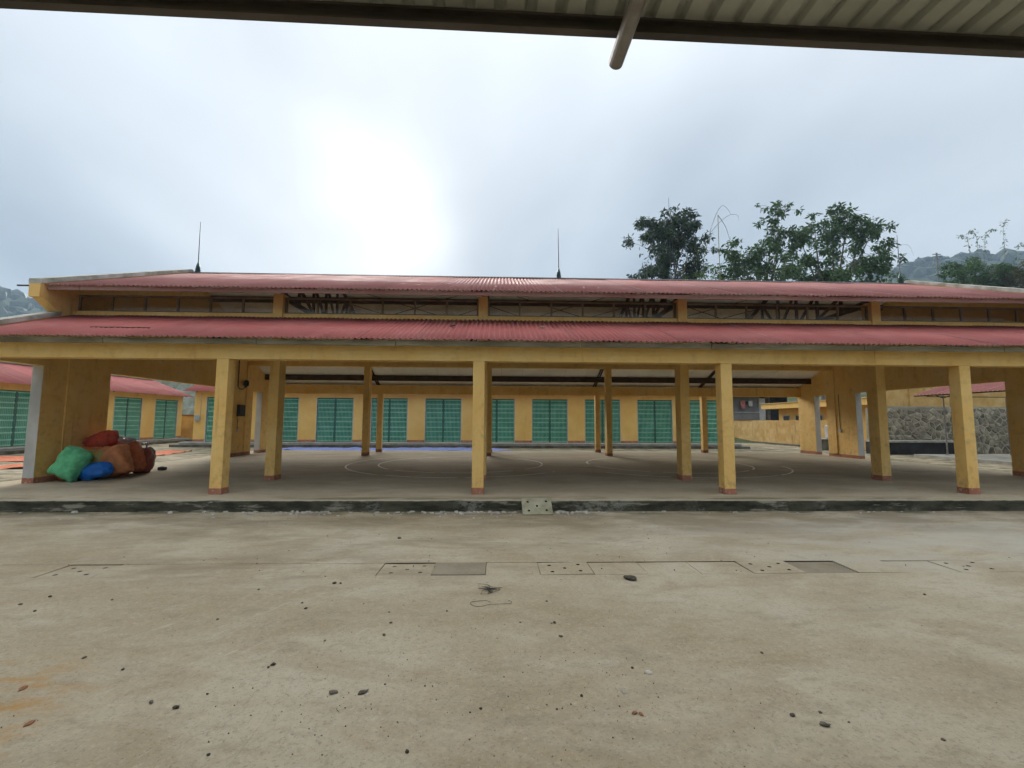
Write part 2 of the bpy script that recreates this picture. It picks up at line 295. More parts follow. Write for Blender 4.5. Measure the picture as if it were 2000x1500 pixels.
def ground_mat(name, hall=False):
    t = NT(name)
    base, warm, grey = (0.37, 0.31, 0.205), (0.27, 0.21, 0.13), (0.41, 0.37, 0.285)
    if hall: base, warm, grey = (0.42, 0.36, 0.252), (0.32, 0.255, 0.168), (0.455, 0.40, 0.30)
    big = t.noise(0.32, 4, 0.6, (1, 1.6, 1), (2, 3, 0), 0.4)
    col = t.mix(t.ramp(big, 0.36, 0.64), tuple(c * 0.86 for c in base), lerp(base, grey, 0.75))
    col = t.mix(t.math('MULTIPLY', t.ramp(t.noise(0.9, 6, 0.62, (0.8, 1.5, 1), (8, 1, 0), 0.6), 0.45, 0.68), 0.7), col, warm)
    col = t.mix(t.math('MULTIPLY', t.ramp(t.noise(2.4, 6, 0.68, (0.75, 1.35, 1), (1, 4, 0), 0.5), 0.5, 0.76), 0.4), col, lerp(grey, (0.42, 0.385, 0.315), 0.6))
    col = t.mix(t.math('MULTIPLY', t.ramp(t.noise(6.5, 6, 0.7, (0.6, 1.3, 1), (6, 2, 0)), 0.50, 0.72), 0.5), col, tuple(c * 0.6 for c in base))
    spk = t.ramp(t.noise(62, 4, 0.75), 0.54, 0.66)
    col = t.mix(t.math('MULTIPLY', spk, 0.5), col, (0.12, 0.105, 0.08))
    spk2 = t.ramp(t.noise(48, 4, 0.75, (1, 1, 1), (4, 4, 4)), 0.56, 0.68)
    col = t.mix(t.math('MULTIPLY', spk2, 0.45), col, (0.46, 0.43, 0.36))
    gr_ = t.noise(27, 5, 0.72, (1, 1, 1), (2, 6, 0))
    col = t.mix(t.math('MULTIPLY', t.ramp(gr_, 0.52, 0.7), 0.4), col, tuple(c * 0.55 for c in base))
    col = t.mix(t.math('MULTIPLY', t.ramp(gr_, 0.48, 0.3), 0.35), col, tuple(min(1, c * 1.3) for c in base))
    # dirty smears dragged across the slab
    sm = t.math('MULTIPLY', t.ramp(t.noise(1.6, 5, 0.65, (0.6, 1.5, 1), (3, 9, 0), 0.8), 0.56, 0.74), 0.32)
    col = t.mix(sm, col, (0.19, 0.165, 0.125))
    x, y, z = t.sep()
    if not hall:
        # washed grey apron between kerb and drain on the right
        e = t.math('MULTIPLY', t.ellipse(7.5, -2.3, 6.5, 2.0), t.ramp(t.noise(1.2, 5, 0.6, (0.6, 1.6, 1)), 0.3, 0.62))
        col = t.mix(t.math('MULTIPLY', e, 0.7), col, (0.39, 0.37, 0.315))
        # damp brown and mossy band along the kerb
        e = t.math('MULTIPLY', t.ramp(y, -2.9, -1.2), t.math('MULTIPLY', t.ramp(y, 0.0, -0.5), t.ramp(t.noise(1.3, 6, 0.65, (0.6, 1.4, 1), (2, 2, 0)), 0.40, 0.60)))
        col = t.mix(t.math('MULTIPLY', e, 0.6), col, (0.165, 0.13, 0.08))
        e = t.math('MULTIPLY', t.ramp(y, -1.05, -0.66), t.ramp(t.noise(2.3, 5, 0.65, (0.7, 1.2, 1), (7, 2, 0)), 0.42, 0.6))
        col = t.mix(t.math('MULTIPLY', e, 0.8), col, (0.075, 0.078, 0.04))
        # brown silt washed along the drain
        e = t.math('MULTIPLY', t.ellipse(-2.0, -3.55, 4.6, 0.75, 0.2, 1.0), t.ramp(t.noise(1.5, 6, 0.65, (0.55, 1.8, 1), (5, 5, 0)), 0.42, 0.62))
        col = t.mix(t.math('MULTIPLY', e, 0.65), col, (0.20, 0.155, 0.105))
        # orange soil tracked in at the left
        e = t.math('MULTIPLY', t.ellipse(-2.75, -6.1, 1.0, 0.85, 0.35, 1.0), t.ramp(t.noise(5, 6, 0.7, (0.7, 1.4, 1), (3, 0, 0)), 0.44, 0.62))
        col = t.mix(t.math('MULTIPLY', e, 0.85), col, (0.34, 0.19, 0.06))
        # pale scrape marks left of the middle, running towards the drain
        rot = t.n('ShaderNodeMapping'); rot.inputs['Rotation'].default_value = (0, 0, 0.5); t.l(t.pos, rot.inputs[0])
        e = t.math('MULTIPLY', t.ellipse(-1.6, -4.9, 1.9, 1.3, 0.3, 1.0), t.ramp(t.noise(7, 5, 0.7, (4.0, 0.35, 1), (1, 0, 0), 0.2, rot.outputs[0]), 0.58, 0.68))
        col = t.mix(t.math('MULTIPLY', e, 0.45), col, (0.47, 0.43, 0.34))
        # dark damp patches between kerb and drain
        e = t.math('MULTIPLY', t.ellipse(-1.0, -2.0, 7.5, 1.6, 0.4, 1.0), t.ramp(t.noise(0.8, 6, 0.68, (0.7, 1.5, 1), (6, 11, 0), 0.6), 0.47, 0.64))
        col = t.mix(t.math('MULTIPLY', e, 0.5), col, (0.19, 0.155, 0.10))
        # hairline cracks
        vor = t.n('ShaderNodeTexVoronoi', feature='DISTANCE_TO_EDGE'); vor.inputs['Scale'].default_value = 0.21
        dn = t.n('ShaderNodeTexNoise'); dn.inputs['Scale'].default_value = 1.3; dn.inputs['Detail'].default_value = 6; t.l(t.pos, dn.inputs[0])
        dv = t.n('ShaderNodeVectorMath', operation='MULTIPLY_ADD'); dv.inputs[1].default_value = (0.9, 0.9, 0); t.l(dn.outputs['Color'], dv.inputs[0]); t.l(t.pos, dv.inputs[2])
        t.l(dv.outputs[0], vor.inputs['Vector'])
        ck = t.math('MULTIPLY', t.ramp(vor.outputs['Distance'], 0.0, 0.0016, 1.0, 0.0), t.ramp(t.noise(0.5, 2, 0.5, (1, 1, 1), (4, 1, 0)), 0.5, 0.58))
        col = t.mix(t.math('MULTIPLY', ck, 0.2), col, (0.09, 0.08, 0.06))
    else:
        e = t.math('MULTIPLY', t.ramp(y, -0.05, -0.5), t.ramp(t.noise(1.1, 6, 0.65, (0.5, 1.5, 1), (9, 2, 0)), 0.48, 0.62))
        col = t.mix(t.math('MULTIPLY', e, 0.7), col, (0.12, 0.10, 0.05))
    h = t.math('ADD', t.math('MULTIPLY', t.noise(55, 5, 0.7), 0.6), t.noise(7, 5, 0.6, (0.7, 1.5, 1)))
    t.bump(h, 0.55, 0.010)
    return t.done(col, t.ramp(big, 0.3, 0.7, 0.82, 0.95), 0.08 if hall else 0.2)
MAT['yard'] = ground_mat('yard_concrete')
MAT['hallfloor'] = ground_mat('hall_floor_concrete', True)
MAT['cover'] = surf('drain_cover_concrete', (0.30, 0.275, 0.215), (0.19, 0.165, 0.12), (0.37, 0.35, 0.30), 2.2, 0.88, bump=(50, 0.35, 0.006), objvar=0.35)
MAT['coverdark'] = surf('dark_drain_cover', (0.215, 0.18, 0.125), (0.15, 0.125, 0.085), (0.26, 0.225, 0.165), 2.2, 0.88, bump=(50, 0.35, 0.006))
MAT['slabgreen'] = surf('mossy_spare_cover', (0.30, 0.275, 0.185), (0.17, 0.165, 0.10), (0.36, 0.335, 0.245), 5, 0.88, bump=(50, 0.35, 0.006))
def kerb_mat():
    t = NT('mossy_kerb_face')
    x, y, z = t.sep()
    col = t.mix(t.ramp(t.noise(3.0, 6, 0.65, (0.6, 1, 2.0)), 0.35, 0.65), (0.025, 0.025, 0.016), (0.075, 0.07, 0.045))
    wear = t.math('MULTIPLY', t.ramp(t.noise(2.1, 6, 0.7, (0.45, 1, 3.2), (4, 0, 1)), 0.54, 0.63), 0.9)
    col = t.mix(wear, col, (0.27, 0.25, 0.19))
    big = t.math('MULTIPLY', t.ramp(t.noise(0.7, 3, 0.6, (1, 1, 1), (2, 0, 0)), 0.56, 0.66), t.ramp(t.noise(9, 5, 0.7, (1, 1, 1.6)), 0.42, 0.56))
    col = t.mix(t.math('MULTIPLY', big, 0.5), col, (0.30, 0.29, 0.245))
    col = t.mix(t.ramp(t.math('ADD', z, t.math('MULTIPLY', t.noise(6, 4, 0.6, (1, 1, 1), (0, 3, 0)), 0.03)), -0.004, 0.008), col, (0.34, 0.31, 0.22))
    t.bump(t.noise(14, 5, 0.65), 0.6, 0.02)
    return t.done(col, 0.9, 0.3)
MAT['kerb'] = kerb_mat()
def terrain_mat():
    t = NT('grassy_terrain')
    col = t.mix(t.ramp(t.noise(0.03, 5, 0.6), 0.35, 0.65), (0.035, 0.06, 0.022), (0.075, 0.085, 0.035))
    col = t.mix(t.math('MULTIPLY', t.ramp(t.noise(0.4, 5, 0.65), 0.48, 0.68), 0.7), col, (0.17, 0.165, 0.12))
    t.bump(t.noise(1.2, 5, 0.65), 0.6, 0.3)
    return t.done(col, 0.95, 0.1)
MAT['terrain'] = terrain_mat()

# ------------------------------------------------------------------ builders
class MB:
    def __init__(s): s.v = []; s.f = []; s.mi = []
    def add(s, vs, fs, mi=0):
        o = len(s.v); s.v += [tuple(v) for v in vs]
        for f in fs: s.f.append(tuple(i + o for i in f)); s.mi.append(mi)
        return s
    def box(s, x0, x1, y0, y1, z0, z1, mi=0):
        vs = [(x, y, z) for x in (x0, x1) for y in (y0, y1) for z in (z0, z1)]
        return s.add(vs, [(0, 1, 3, 2), (4, 6, 7, 5), (0, 4, 5, 1), (2, 3, 7, 6), (0, 2, 6, 4), (1, 5, 7, 3)], mi)
    def bar(s, a, b, w, h=None, up=(0, 0, 1), mi=0):
        a, b = Vector(a), Vector(b); h = h or w; d = (b - a).normalized(); u = Vector(up)
        if abs(d.dot(u)) > 0.98: u = Vector((1, 0, 0))
        r = d.cross(u).normalized(); u = r.cross(d)
        vs = [p + r * sx * w / 2 + u * sz * h / 2 for p in (a, b) for sx in (-1, 1) for sz in (-1, 1)]
        return s.add(vs, [(0, 1, 3, 2), (4, 6, 7, 5), (0, 4, 5, 1), (2, 3, 7, 6), (0, 2, 6, 4), (1, 5, 7, 3)], mi)
    def tube(s, pts, rad, n=8, mi=0):
        pts = [Vector(p) for p in pts]; rad = rad if isinstance(rad, (list, tuple)) else [rad] * len(pts)
        vs = []
        for i, p in enumerate(pts):
            d = (pts[min(i + 1, len(pts) - 1)] - pts[max(i - 1, 0)]).normalized()
            r = d.cross(Vector((0, 0, 1)) if abs(d.z) < 0.95 else Vector((1, 0, 0))).normalized(); u = r.cross(d)
            vs += [p + (r * math.cos(2 * math.pi * k / n) + u * math.sin(2 * math.pi * k / n)) * rad[i] for k in range(n)]
        fs = [(i * n + k, i * n + (k + 1) % n, (i + 1) * n + (k + 1) % n, (i + 1) * n + k) for i in range(len(pts) - 1) for k in range(n)]
        fs += [tuple(range(n - 1, -1, -1)), tuple((len(pts) - 1) * n + k for k in range(n))]
        return s.add(vs, fs, mi)
    def prism_x(s, poly, x0, x1, mi=0):                # polygon in (y, z) pushed along X
        n = len(poly); vs = [(x0, *p) for p in poly] + [(x1, *p) for p in poly]
        return s.add(vs, [tuple(range(n)), tuple(range(2 * n - 1, n - 1, -1))] + [(i, i + n, (i + 1) % n + n, (i + 1) % n) for i in range(n)], mi)
    def mesh(s, name, mats):
        me = bpy.data.meshes.new(name); me.from_pydata(s.v, [], s.f)
        for m in (mats if isinstance(mats, (list, tuple)) else [mats]): me.materials.append(m)
        if any(s.mi): me.polygons.foreach_set('material_index', s.mi)
        bm = bmesh.new(); bm.from_mesh(me); bmesh.ops.recalc_face_normals(bm, faces=bm.faces); bm.to_mesh(me); bm.free()
        return me
    def build(s, name, mats, parent=None, smooth=False, bevel=0.0, **k):
        return obj(name, s.mesh(name, mats), parent, smooth, bevel, **k)

def obj(name, me, parent=None, smooth=False, bevel=0.0, loc=None, rot=None, **k):
    o = bpy.data.objects.new(name, me); C.objects.link(o)
    if loc is not None: o.location = loc
    if rot is not None: o.rotation_euler = rot
    if parent is not None:
        o.parent = parent; o.matrix_parent_inverse = world_of(parent).inverted()
    if smooth: me.polygons.foreach_set('use_smooth', [True] * len(me.polygons))
    if bevel:
        b = o.modifiers.new('bevel', 'BEVEL'); b.width = bevel; b.segments = 2; b.limit_method = 'ANGLE'
    for a, v in k.items(): o[a] = v
    return o
def world_of(o):
    m = o.matrix_basis.copy()
    if o.parent: m = world_of(o.parent) @ o.matrix_parent_inverse @ m
    return m
def thing(name, label, category, loc=(0, 0, 0), group=None, rz=0):
    o = bpy.data.objects.new(name, None); C.objects.link(o); o.location = loc; o.rotation_euler = (0, 0, rz); o.empty_display_size = 0.3
    o['label'] = label; o['category'] = category
    if group: o['group'] = group
    return o
def tag(o, label, category, group=None):
    o['label'] = label; o['category'] = category
    if group: o['group'] = group
    return o

# ------------------------------------------------------------------ terrain and hills
def terrain_z(x, y):
    d = math.hypot(max(abs(x) - 34, 0), max(y - 28, 0))
    z = -0.3 + 9 * (1 - math.exp(-d / 45)) if y > -20 else -0.3 + 9 * (1 - math.exp(-max(abs(x) - 34, 0) / 45))
    z += 124 * math.exp(-(((x + 560) / 240) ** 2 + ((y - 420) / 170) ** 2))
    z += 158 * math.exp(-(((x - 500) / 300) ** 2 + ((y - 430) / 170) ** 2))
    if d > 30: z += noise.noise((x * 0.012, y * 0.012, 0)) * 7 * min(1, (d - 30) / 150)
    return z
def spread(lim, fine, ratio):
    v, s = [0.0], fine
    while v[-1] < lim:
        if v[-1] > 60: s *= ratio
        v.append(v[-1] + s)
    return [-a for a in reversed(v[1:])] + v
gx = spread(850, 6, 1.07); gy = spread(850, 6, 1.07)
vs = [(x, y, terrain_z(x, y)) for y in gy for x in gx]
nx = len(gx)
fs = [(j * nx + i, j * nx + i + 1, (j + 1) * nx + i + 1, (j + 1) * nx + i) for j in range(len(gy) - 1) for i in range(nx - 1)]
MB().add(vs, fs).build('terrain', MAT['terrain'], smooth=True, kind='structure')

# woods on the far slopes: one mass
def crown_ico(sub):
    bm = bmesh.new(); bmesh.ops.create_icosphere(bm, subdivisions=sub, radius=1)
    v = [x.co.copy() for x in bm.verts]; f = [tuple(q.index for q in p.verts) for p in bm.faces]; bm.free(); return v, f
ICO1, ICO2 = crown_ico(1), crown_ico(2)
wood = MB(); r2 = random.Random(3)
def blob(mb, c, rx, rz, ico, seed):
    v, f = ico; s = Vector((seed * 3.7, seed * 1.3, 0))
    out = []
    for p in v:
        k = 1 + 0.42 * noise.noise(p * 1.7 + s) + 0.25 * noise.noise(p * 4.1 + s)
        out.append((c[0] + p.x * rx * k, c[1] + p.y * rx * k, c[2] + p.z * rz * k))
    mb.add(out, f)
for hx, hy, n, sx, sy in ((-520, 380, 620, 150, 110), (510, 390, 900, 190, 120)):
    for _ in range(n):
        x = r2.gauss(hx, sx); y = r2.gauss(hy, sy)
        if abs(x) > 830 or y > 800 or y < 120: continue
        r = r2.uniform(4, 8.5)
        blob(wood, (x, y, terrain_z(x, y) + r * 0.5), r, r * r2.uniform(0.6, 1.1), ICO1, r2.random() * 50)
wood.build('hillside_woods', MAT['leaf_hill'], kind='stuff', label='hazy blue green woods covering the far hills', category='woods')

# ------------------------------------------------------------------ yard
yard = MB().add([(-27, -16, GZ - 0.012), (30, -16, GZ - 0.012), (30, 27, GZ - 0.012), (-27, 27, GZ - 0.012)], [(0, 1, 2, 3)]).build('yard', MAT['jointfill'], kind='structure')
xs = [-27, -22.2, -16.9, -11.53, -6.2, -0.87, 4.45, 9.78, 15.1, 20.4, 25.8, 30]
ys = [-16, -11.2, -7.9, -3.865, None, -3.455, -0.62, 3.2, 7.6, 12.32, 17.0, 27]
for i in range(len(xs) - 1):
    for a, b in zip(ys[:-1], ys[1:]):
        if a is None or b is None: continue
        if a == -3.455 and i in (3, 4): continue
        x0, x1 = xs[i] + 0.0009, xs[i + 1] - 0.0009
        if a >= -0.62 and b <= 12.32 and x0 > -10.8 and x1 < 15.4: continue        # under the hall
        MB().box(x0, x1, a + 0.004, b - 0.004, GZ - 0.12, GZ + rnd.uniform(-0.0015, 0.0015)).build('yard_slab', MAT['yard'], yard)

MB().box(-11.527, 4.447, -3.451, -0.624, GZ - 0.12, GZ).build('yard_slab', MAT['yard'], yard)
def boolean_cut(me, cuts):
    a = bpy.data.objects.new('tmp', me); C.objects.link(a)
    cm = bpy.data.objects.new('tmpc', cuts); C.objects.link(cm)
    m = a.modifiers.new('b', 'BOOLEAN'); m.operation = 'DIFFERENCE'; m.object = cm; m.solver = 'EXACT'; m.material_mode = 'TRANSFER'
    dg = bpy.context.evaluated_depsgraph_get(); dg.update()
    res = bpy.data.meshes.new_from_object(a.evaluated_get(dg))
    bpy.data.objects.remove(a); bpy.data.objects.remove(cm)
    return res
def cover_mesh(w, l, th, holes):
    me = MB().box(-w / 2, w / 2, -l / 2, l / 2, -th, 0).mesh('drain_cover', MAT['yard'])
    if holes:
        c = MB()
        for hx, hy in ((-0.16, 0.1), (0.17, 0.11), (0, 0.0), (-0.15, -0.11), (0.16, -0.1)):
            c.tube([(hx, hy, -0.2), (hx, hy, 0.1)], 0.022, 10)
        me = boolean_cut(me, c.mesh('c', MAT['hole_dark']))  # hole walls near black: shade painted into the recesses
    return me
cov_plain, cov_holed = cover_mesh(0.572, 0.396, 0.09, False), cover_mesh(0.568, 0.394, 0.09, True)
cov_dark = cov_plain.copy(); cov_dark.materials.clear(); cov_dark.materials.append(MAT['coverdark'])
cov_silted = cover_mesh(0.5785, 0.4085, 0.09, False)
k = 0; x = -26.7
while x < 29.5:
    idx = round((x - 3.56) / 0.58)
    me = cov_holed if idx in (0, 4, -4, -7, 9, -13) else (cov_dark if idx in (1, -6) else cov_plain)
    if x < 0.9 and me is cov_plain:                       # silted over: hardly a gap left
        obj('drain_cover', cov_silted, yard, loc=(x, -3.66, GZ + rnd.uniform(-0.0015, 0.0005))); x += 0.58; continue
    obj('drain_cover', me, yard, loc=(x + rnd.uniform(-0.003, 0.003), -3.66 + rnd.uniform(-0.004, 0.004), GZ + rnd.uniform(-0.008, 0.004)), rot=(rnd.uniform(-0.012, 0.012), rnd.uniform(-0.010, 0.010), rnd.uniform(-0.010, 0.010)))
    x += 0.58

# ------------------------------------------------------------------ hall floor, kerb, painted circles
HX0, HX1, HY0, HY1 = -10.8, 15.4, -0.62, 12.3
floor = MB().box(HX0 + 0.05, HX1, HY0 + 0.06, HY1, GZ - 0.1, 0).build('hall_floor', MAT['hallfloor'], kind='structure')
n = 420; kv = []; prof = [(0.0, 0.06), (0.004, 0.035), (0.0, 0.008), (-0.022, 0.0), (-0.07, 0.002), (-0.13, 0.0), (-0.18, -0.006), (-0.25, -0.01)]
for i in range(n + 1):
    x = HX0 + (HX1 - HX0) * i / n
    for j, (z, dy) in enumerate(prof):
        a = noise.noise((x * 2.3, z * 9, 1.0)) * 0.012 + noise.noise((x * 9, z * 20, 4.0)) * 0.006
        chip = max(0, noise.noise((x * 1.4, 0, 9.0)) - 0.22) * 0.12 if j in (2, 3) else 0
        kv.append((x, HY0 + dy + (a if j > 0 else 0) + chip, z - (chip * 0.4 if j == 2 else 0) + (0 if j == 0 else 0)))
m_ = len(prof)
MB().add(kv, [(i * m_ + j, (i + 1) * m_ + j, (i + 1) * m_ + j + 1, i * m_ + j + 1) for i in range(n) for j in range(m_ - 1)]).build('kerb', MAT['kerb'], floor, smooth=True)
def ring(cx, cy, r, w, a0, a1, seed):
    mb = MB(); q = 96; rr = random.Random(seed)
    for i in range(q):
        t0, t1 = a0 + (a1 - a0) * i / q, a0 + (a1 - a0) * (i + 1) / q
        if noise.noise((i * 0.21, seed * 5.0, 0)) < -0.32: continue          # worn away
        ww = w * (0.75 + 0.4 * noise.noise((i * 0.3, seed, 3)))
        mb.add([(cx + (r + s) * math.cos(t), cy + (r + s) * math.sin(t), 0.004) for t, s in ((t0, -ww / 2), (t0, ww / 2), (t1, ww / 2), (t1, -ww / 2))], [(0, 1, 2, 3)])
    return mb.build('painted_circle', MAT['line'], floor)
ring(-0.80, 6.15, 2.67, 0.07, 0, 2 * math.pi, 1); ring(-0.80, 6.10, 3.62, 0.07, 2.6, 5.6, 2)
ring(6.05, 6.10, 2.62, 0.07, 0, 2 * math.pi, 3); ring(6.05, 6.10, 3.62, 0.07, 3.9, 6.1, 4)

# ------------------------------------------------------------------ market hall
hall = thing('market_hall', 'long open yellow market hall with a two tiered red corrugated roof', 'market hall', (2.4, 5.8, 0))
CW = 0.231; YC = 5.826; RZ = 6.25; SL = 0.40; XL, XR = -9.82, 14.62
ROWS = ((0.0, CW, 2.608), (1.986, 0.321, 4.50), (9.345, 0.321, 4.50), (11.421, CW, 2.608))
for ri, (ry, dep, top) in enumerate(ROWS):
    for gx_ in (-9.94, -5, 0, 5, 10, 14.74):
        if gx_ in (-9.94, 14.74) and ri in (1, 2): continue
        c = MB().box(gx_ - CW / 2, gx_ + CW / 2, ry, ry + dep, 0.0, top).build('column', MAT['yellow'], hall, bevel=0.008)
        MB().box(gx_ - CW / 2 - 0.004, gx_ + CW / 2 + 0.004, ry - 0.004, ry + dep + 0.004, 0.001, 0.118 + rnd.uniform(-0.01, 0.01)).build('plinth_band', MAT['pink'], c, bevel=0.004)
for y0 in (0.0, 11.421):                                                       # outer ring beams, jointed over one bay
    for a, b in ((XL, 8.106), (8.112, XR)):
        MB().box(a, b, y0, y0 + CW, 2.609, 3.02).build('beam', MAT['yellow'], hall, bevel=0.006)
for y0 in (2.03, 9.345 + 0.046):                                                # beams under the clerestory, between the inner columns
    xsb = [XL] + [-5, 0, 5, 10] + [XR]
    for i in range(5):
        a = xsb[i] + (CW / 2 + 0.001 if i else 0); b = xsb[i + 1] - (CW / 2 + 0.001 if i < 4 else 0)
        MB().box(a, b, y0, y0 + 0.23, 3.62, 4.015).build('beam', MAT['yellow'], hall, bevel=0.005)
# gable walls with stepped parapet
def zl(y): return 2.985 + 0.398 * (y + 0.3)
def zu(y): return RZ - SL * abs(y - YC)
half = [(-0.27, 2.612), (-0.27, zl(-0.27) + 0.03), (1.72, zl(1.72) + 0.04), (1.28, 4.13), (1.19, 4.13), (1.19, zu(1.19) + 0.03), (YC, RZ + 0.04)]
poly = half + [(2 * YC - y, z) for y, z in reversed(half[:-1])]
for xa, xb in ((XL - 0.24, XL), (XR, XR + 0.24)):
    gw = MB().prism_x(poly, xa, xb).build('gable_wall', MAT['yellow'], hall)
    for sgn in (0, 1):                                                          # mortar cappings along the parapet
        def my(y): return y if not sgn else 2 * YC - y
        for (ya, yb, f_, o_) in ((-0.27, 1.70, zl, 0.03), (1.19, YC, zu, 0.03)):
            za, zb = f_(ya) + o_ + 0.002, f_(yb) + o_ + 0.012
            p = [(my(ya), za), (my(yb), zb), (my(yb), zb + 0.10), (my(ya), za + 0.11)]
            MB().prism_x(p, xa - 0.02, xb + 0.02).build('parapet_cap', MAT['parapet'], gw)
    for (ya, yb) in ((1.435, 3.14), (8.30, 9.86), (10.58, 11.416)):             # wall piers left between the openings
        pw = MB().box(xa, xb, ya, yb, 0, 2.611).build('wall_pier', MAT['yellow'], hall)
        MB().box(xa - 0.004, xb + 0.004, ya + 0.001, yb + 0.004, 0.001, 0.125).build('plinth_band', MAT['pink'], pw)
        MB().box(xa + 0.001, xb - 0.001, ya - 0.004, ya, 0.0, 2.608).build('end_panel', MAT['white'], pw)
        MB().box(xa, xb, ya - 0.008, ya - 0.0045, 0.001, 0.12).build('plinth_band', MAT['pink'], pw)
    s_ = 1 if xa < 0 else -1
    xi = xb if xa < 0 else xa                                                   # engaged columns standing proud of the inner wall face
    for yy in (1.986, 9.345):
        MB().box(min(xi, xi + s_ * 0.03), max(xi, xi + s_ * 0.03), yy, yy + 0.30, 0.127, 4.0).build('pilaster', MAT['yellow'], gw)

# corrugated roof sheets
def corr_mesh(name, cover, length, pitch_n, amp, mats, thick=0.004, trap=False):
    pts = []
    pitch = cover / pitch_n
    if trap:
        for k_ in range(pitch_n + 1):
            for u, h in ((0, 0), (0.58, 0), (0.68, 1), (0.90, 1)): pts.append(((k_ + u) * pitch, h * amp))
    else:
        q = 6
        for k_ in range(pitch_n * q + 5): pts.append((k_ * pitch / q, amp * math.sin(2 * math.pi * k_ / q)))
    n_ = len(pts); mb = MB()
    top = [(x_, y_, z_) for y_ in (0, length) for x_, z_ in pts]; bot = [(x_, y_, z_ - thick) for y_ in (0, length) for x_, z_ in pts]
    mb.add(top, [(i, i + 1, n_ + i + 1, n_ + i) for i in range(n_ - 1)], 0)
    mb.add(bot, [(i + 1, i, n_ + i, n_ + i + 1) for i in range(n_ - 1)], 1)
    o = 0
    mb.f += [(i, 2 * n_ + i, 2 * n_ + i + 1, i + 1) for i in range(n_ - 1)] + [(n_ + i + 1, 3 * n_ + i + 1, 3 * n_ + i, n_ + i) for i in range(n_ - 1)]
    mb.mi += [0] * (2 * (n_ - 1))
    me = bpy.data.meshes.new(name); me.from_pydata(mb.v, [], mb.f)
    for m in mats: me.materials.append(m)
    me.polygons.foreach_set('material_index', mb.mi); me.polygons.foreach_set('use_smooth', [not trap] * len(me.polygons))
    return me
NSH = 23; cover = (XR - XL + 0.0) / NSH
ang = math.atan(SL)
low_len = (1.985 + 0.30) / math.cos(ang); up_len = (YC - 1.27) / math.cos(ang) - 0.01
me_low = corr_mesh('roof_sheet', cover, low_len, 10, 0.0175, [MAT['red'], MAT['under']])
me_up = corr_mesh('roof_sheet', cover, up_len, 10, 0.0175, [MAT['red_pale'], MAT['under']])
for k_ in range(NSH):
    dz = 0.007 * (k_ % 2); j_ = rnd.uniform(-0.012, 0.012)
    xk = XL + k_ * cover
    obj('roof_sheet', me_low, hall, loc=(xk, -0.30 + j_, 2.985 + dz), rot=(ang, 0, 0))
    obj('roof_sheet', me_up, hall, loc=(xk, 1.27 + j_, zu(1.27) + dz), rot=(ang, 0, 0))
    xk2 = XL + (k_ + 1) * cover
    obj('roof_sheet', me_low, hall, loc=(xk2, 2 * YC + 0.30, 2.985 + dz), rot=(ang, 0, math.pi))
    obj('roof_sheet', me_up, hall, loc=(xk2, 2 * YC - 1.27, zu(1.27) + dz), rot=(ang, 0, math.pi))
MB().prism_x([(YC - 0.16, RZ - 0.03), (YC, RZ + 0.05), (YC + 0.16, RZ - 0.03), (YC, RZ + 0.025)], XL, XR).build('ridge_cap', MAT['ridge'], hall)
# white ceiling panels fixed below the sheets on the rear slopes
for (ya, za, yb, zb) in ((2 * YC + 0.1, zl(-0.1) - 0.05, 9.68, zl(2 * YC - 9.68) - 0.05), (2 * YC - 1.6, zu(1.6) - 0.045, YC + 0.05, zu(YC + 0.05) - 0.045)):
    nn = 26; wdt = (XR - XL) / nn
    for k_ in range(nn):
        x0 = XL + k_ * wdt
        MB().prism_x([(ya, za), (yb, zb), (yb, zb - 0.008), (ya, za - 0.008)], x0 + 0.006, x0 + wdt - 0.006).build('ceiling_panel', MAT['ceil'], hall)
# purlins
for y_, d_, low in ((10.75, 0.24, True), (6.85, 0.2, False), (8.3, 0.1, False), (3.4, 0.1, False), (4.8, 0.1, False), (0.9, 0.1, True)):
    ys_ = y_ if y_ < YC else 2 * YC - y_
    zt = (zl(ys_) if low else zu(y_)) - 0.065
    MB().box(XL + 0.002, XR - 0.002, y_ - 0.05, y_ + 0.05, zt - d_, zt).build('purlin', MAT['steel'], hall)
# rafters, eave brackets
for gx_ in (-5, 0, 5, 10):
    for s_ in (-0.045, 0.045):
        for sg in (0, 1):
            f_ = (lambda y: y) if not sg else (lambda y: 2 * YC - y)
            MB().bar((gx_ + s_ - 0.12, f_(-0.22), zl(-0.22) - 0.09), (gx_ + s_ - 0.12, f_(1.98), zl(1.98) - 0.10), 0.035, 0.07).build('rafter', MAT['steel'], hall)
    for sg in (0, 1):
        f_ = (lambda y: y) if not sg else (lambda y: 2 * YC - y)
        MB().bar((gx_ - 0.1, f_(1.36), zu(1.36) - 0.085), (gx_ - 0.1, f_(2.3), zu(2.3) - 0.10), 0.26, 0.07).build('eave_bracket', MAT['steel'], hall)
# trusses
for gx_ in (-5, 0, 5, 10):
    t = MB(); ya, yb, zb_ = 2.2, 2 * YC - 2.2, 4.47
    nodes_y = [ya + (yb - ya) * i / 8 for i in range(9)]
    t.bar((gx_, ya, zb_), (gx_, yb, zb_), 0.09, 0.10)
    top = [(gx_, y_, zu(y_) - 0.20) for y_ in nodes_y]
    t.bar(top[0], top[4], 0.09, 0.10); t.bar(top[4], top[8], 0.09, 0.10)
    for i in range(9): t.bar((gx_, nodes_y[i], zb_ + 0.03), (gx_, nodes_y[i], top[i][2] - 0.03), 0.07, 0.07)
    for i in range(8):
        a, b = (i, i + 1) if i < 4 else (i + 1, i)
        t.bar((gx_, nodes_y[a], top[a][2]), (gx_, nodes_y[b], zb_ + 0.03), 0.06, 0.07)
    t.build('roof_truss', MAT['steel'], hall)
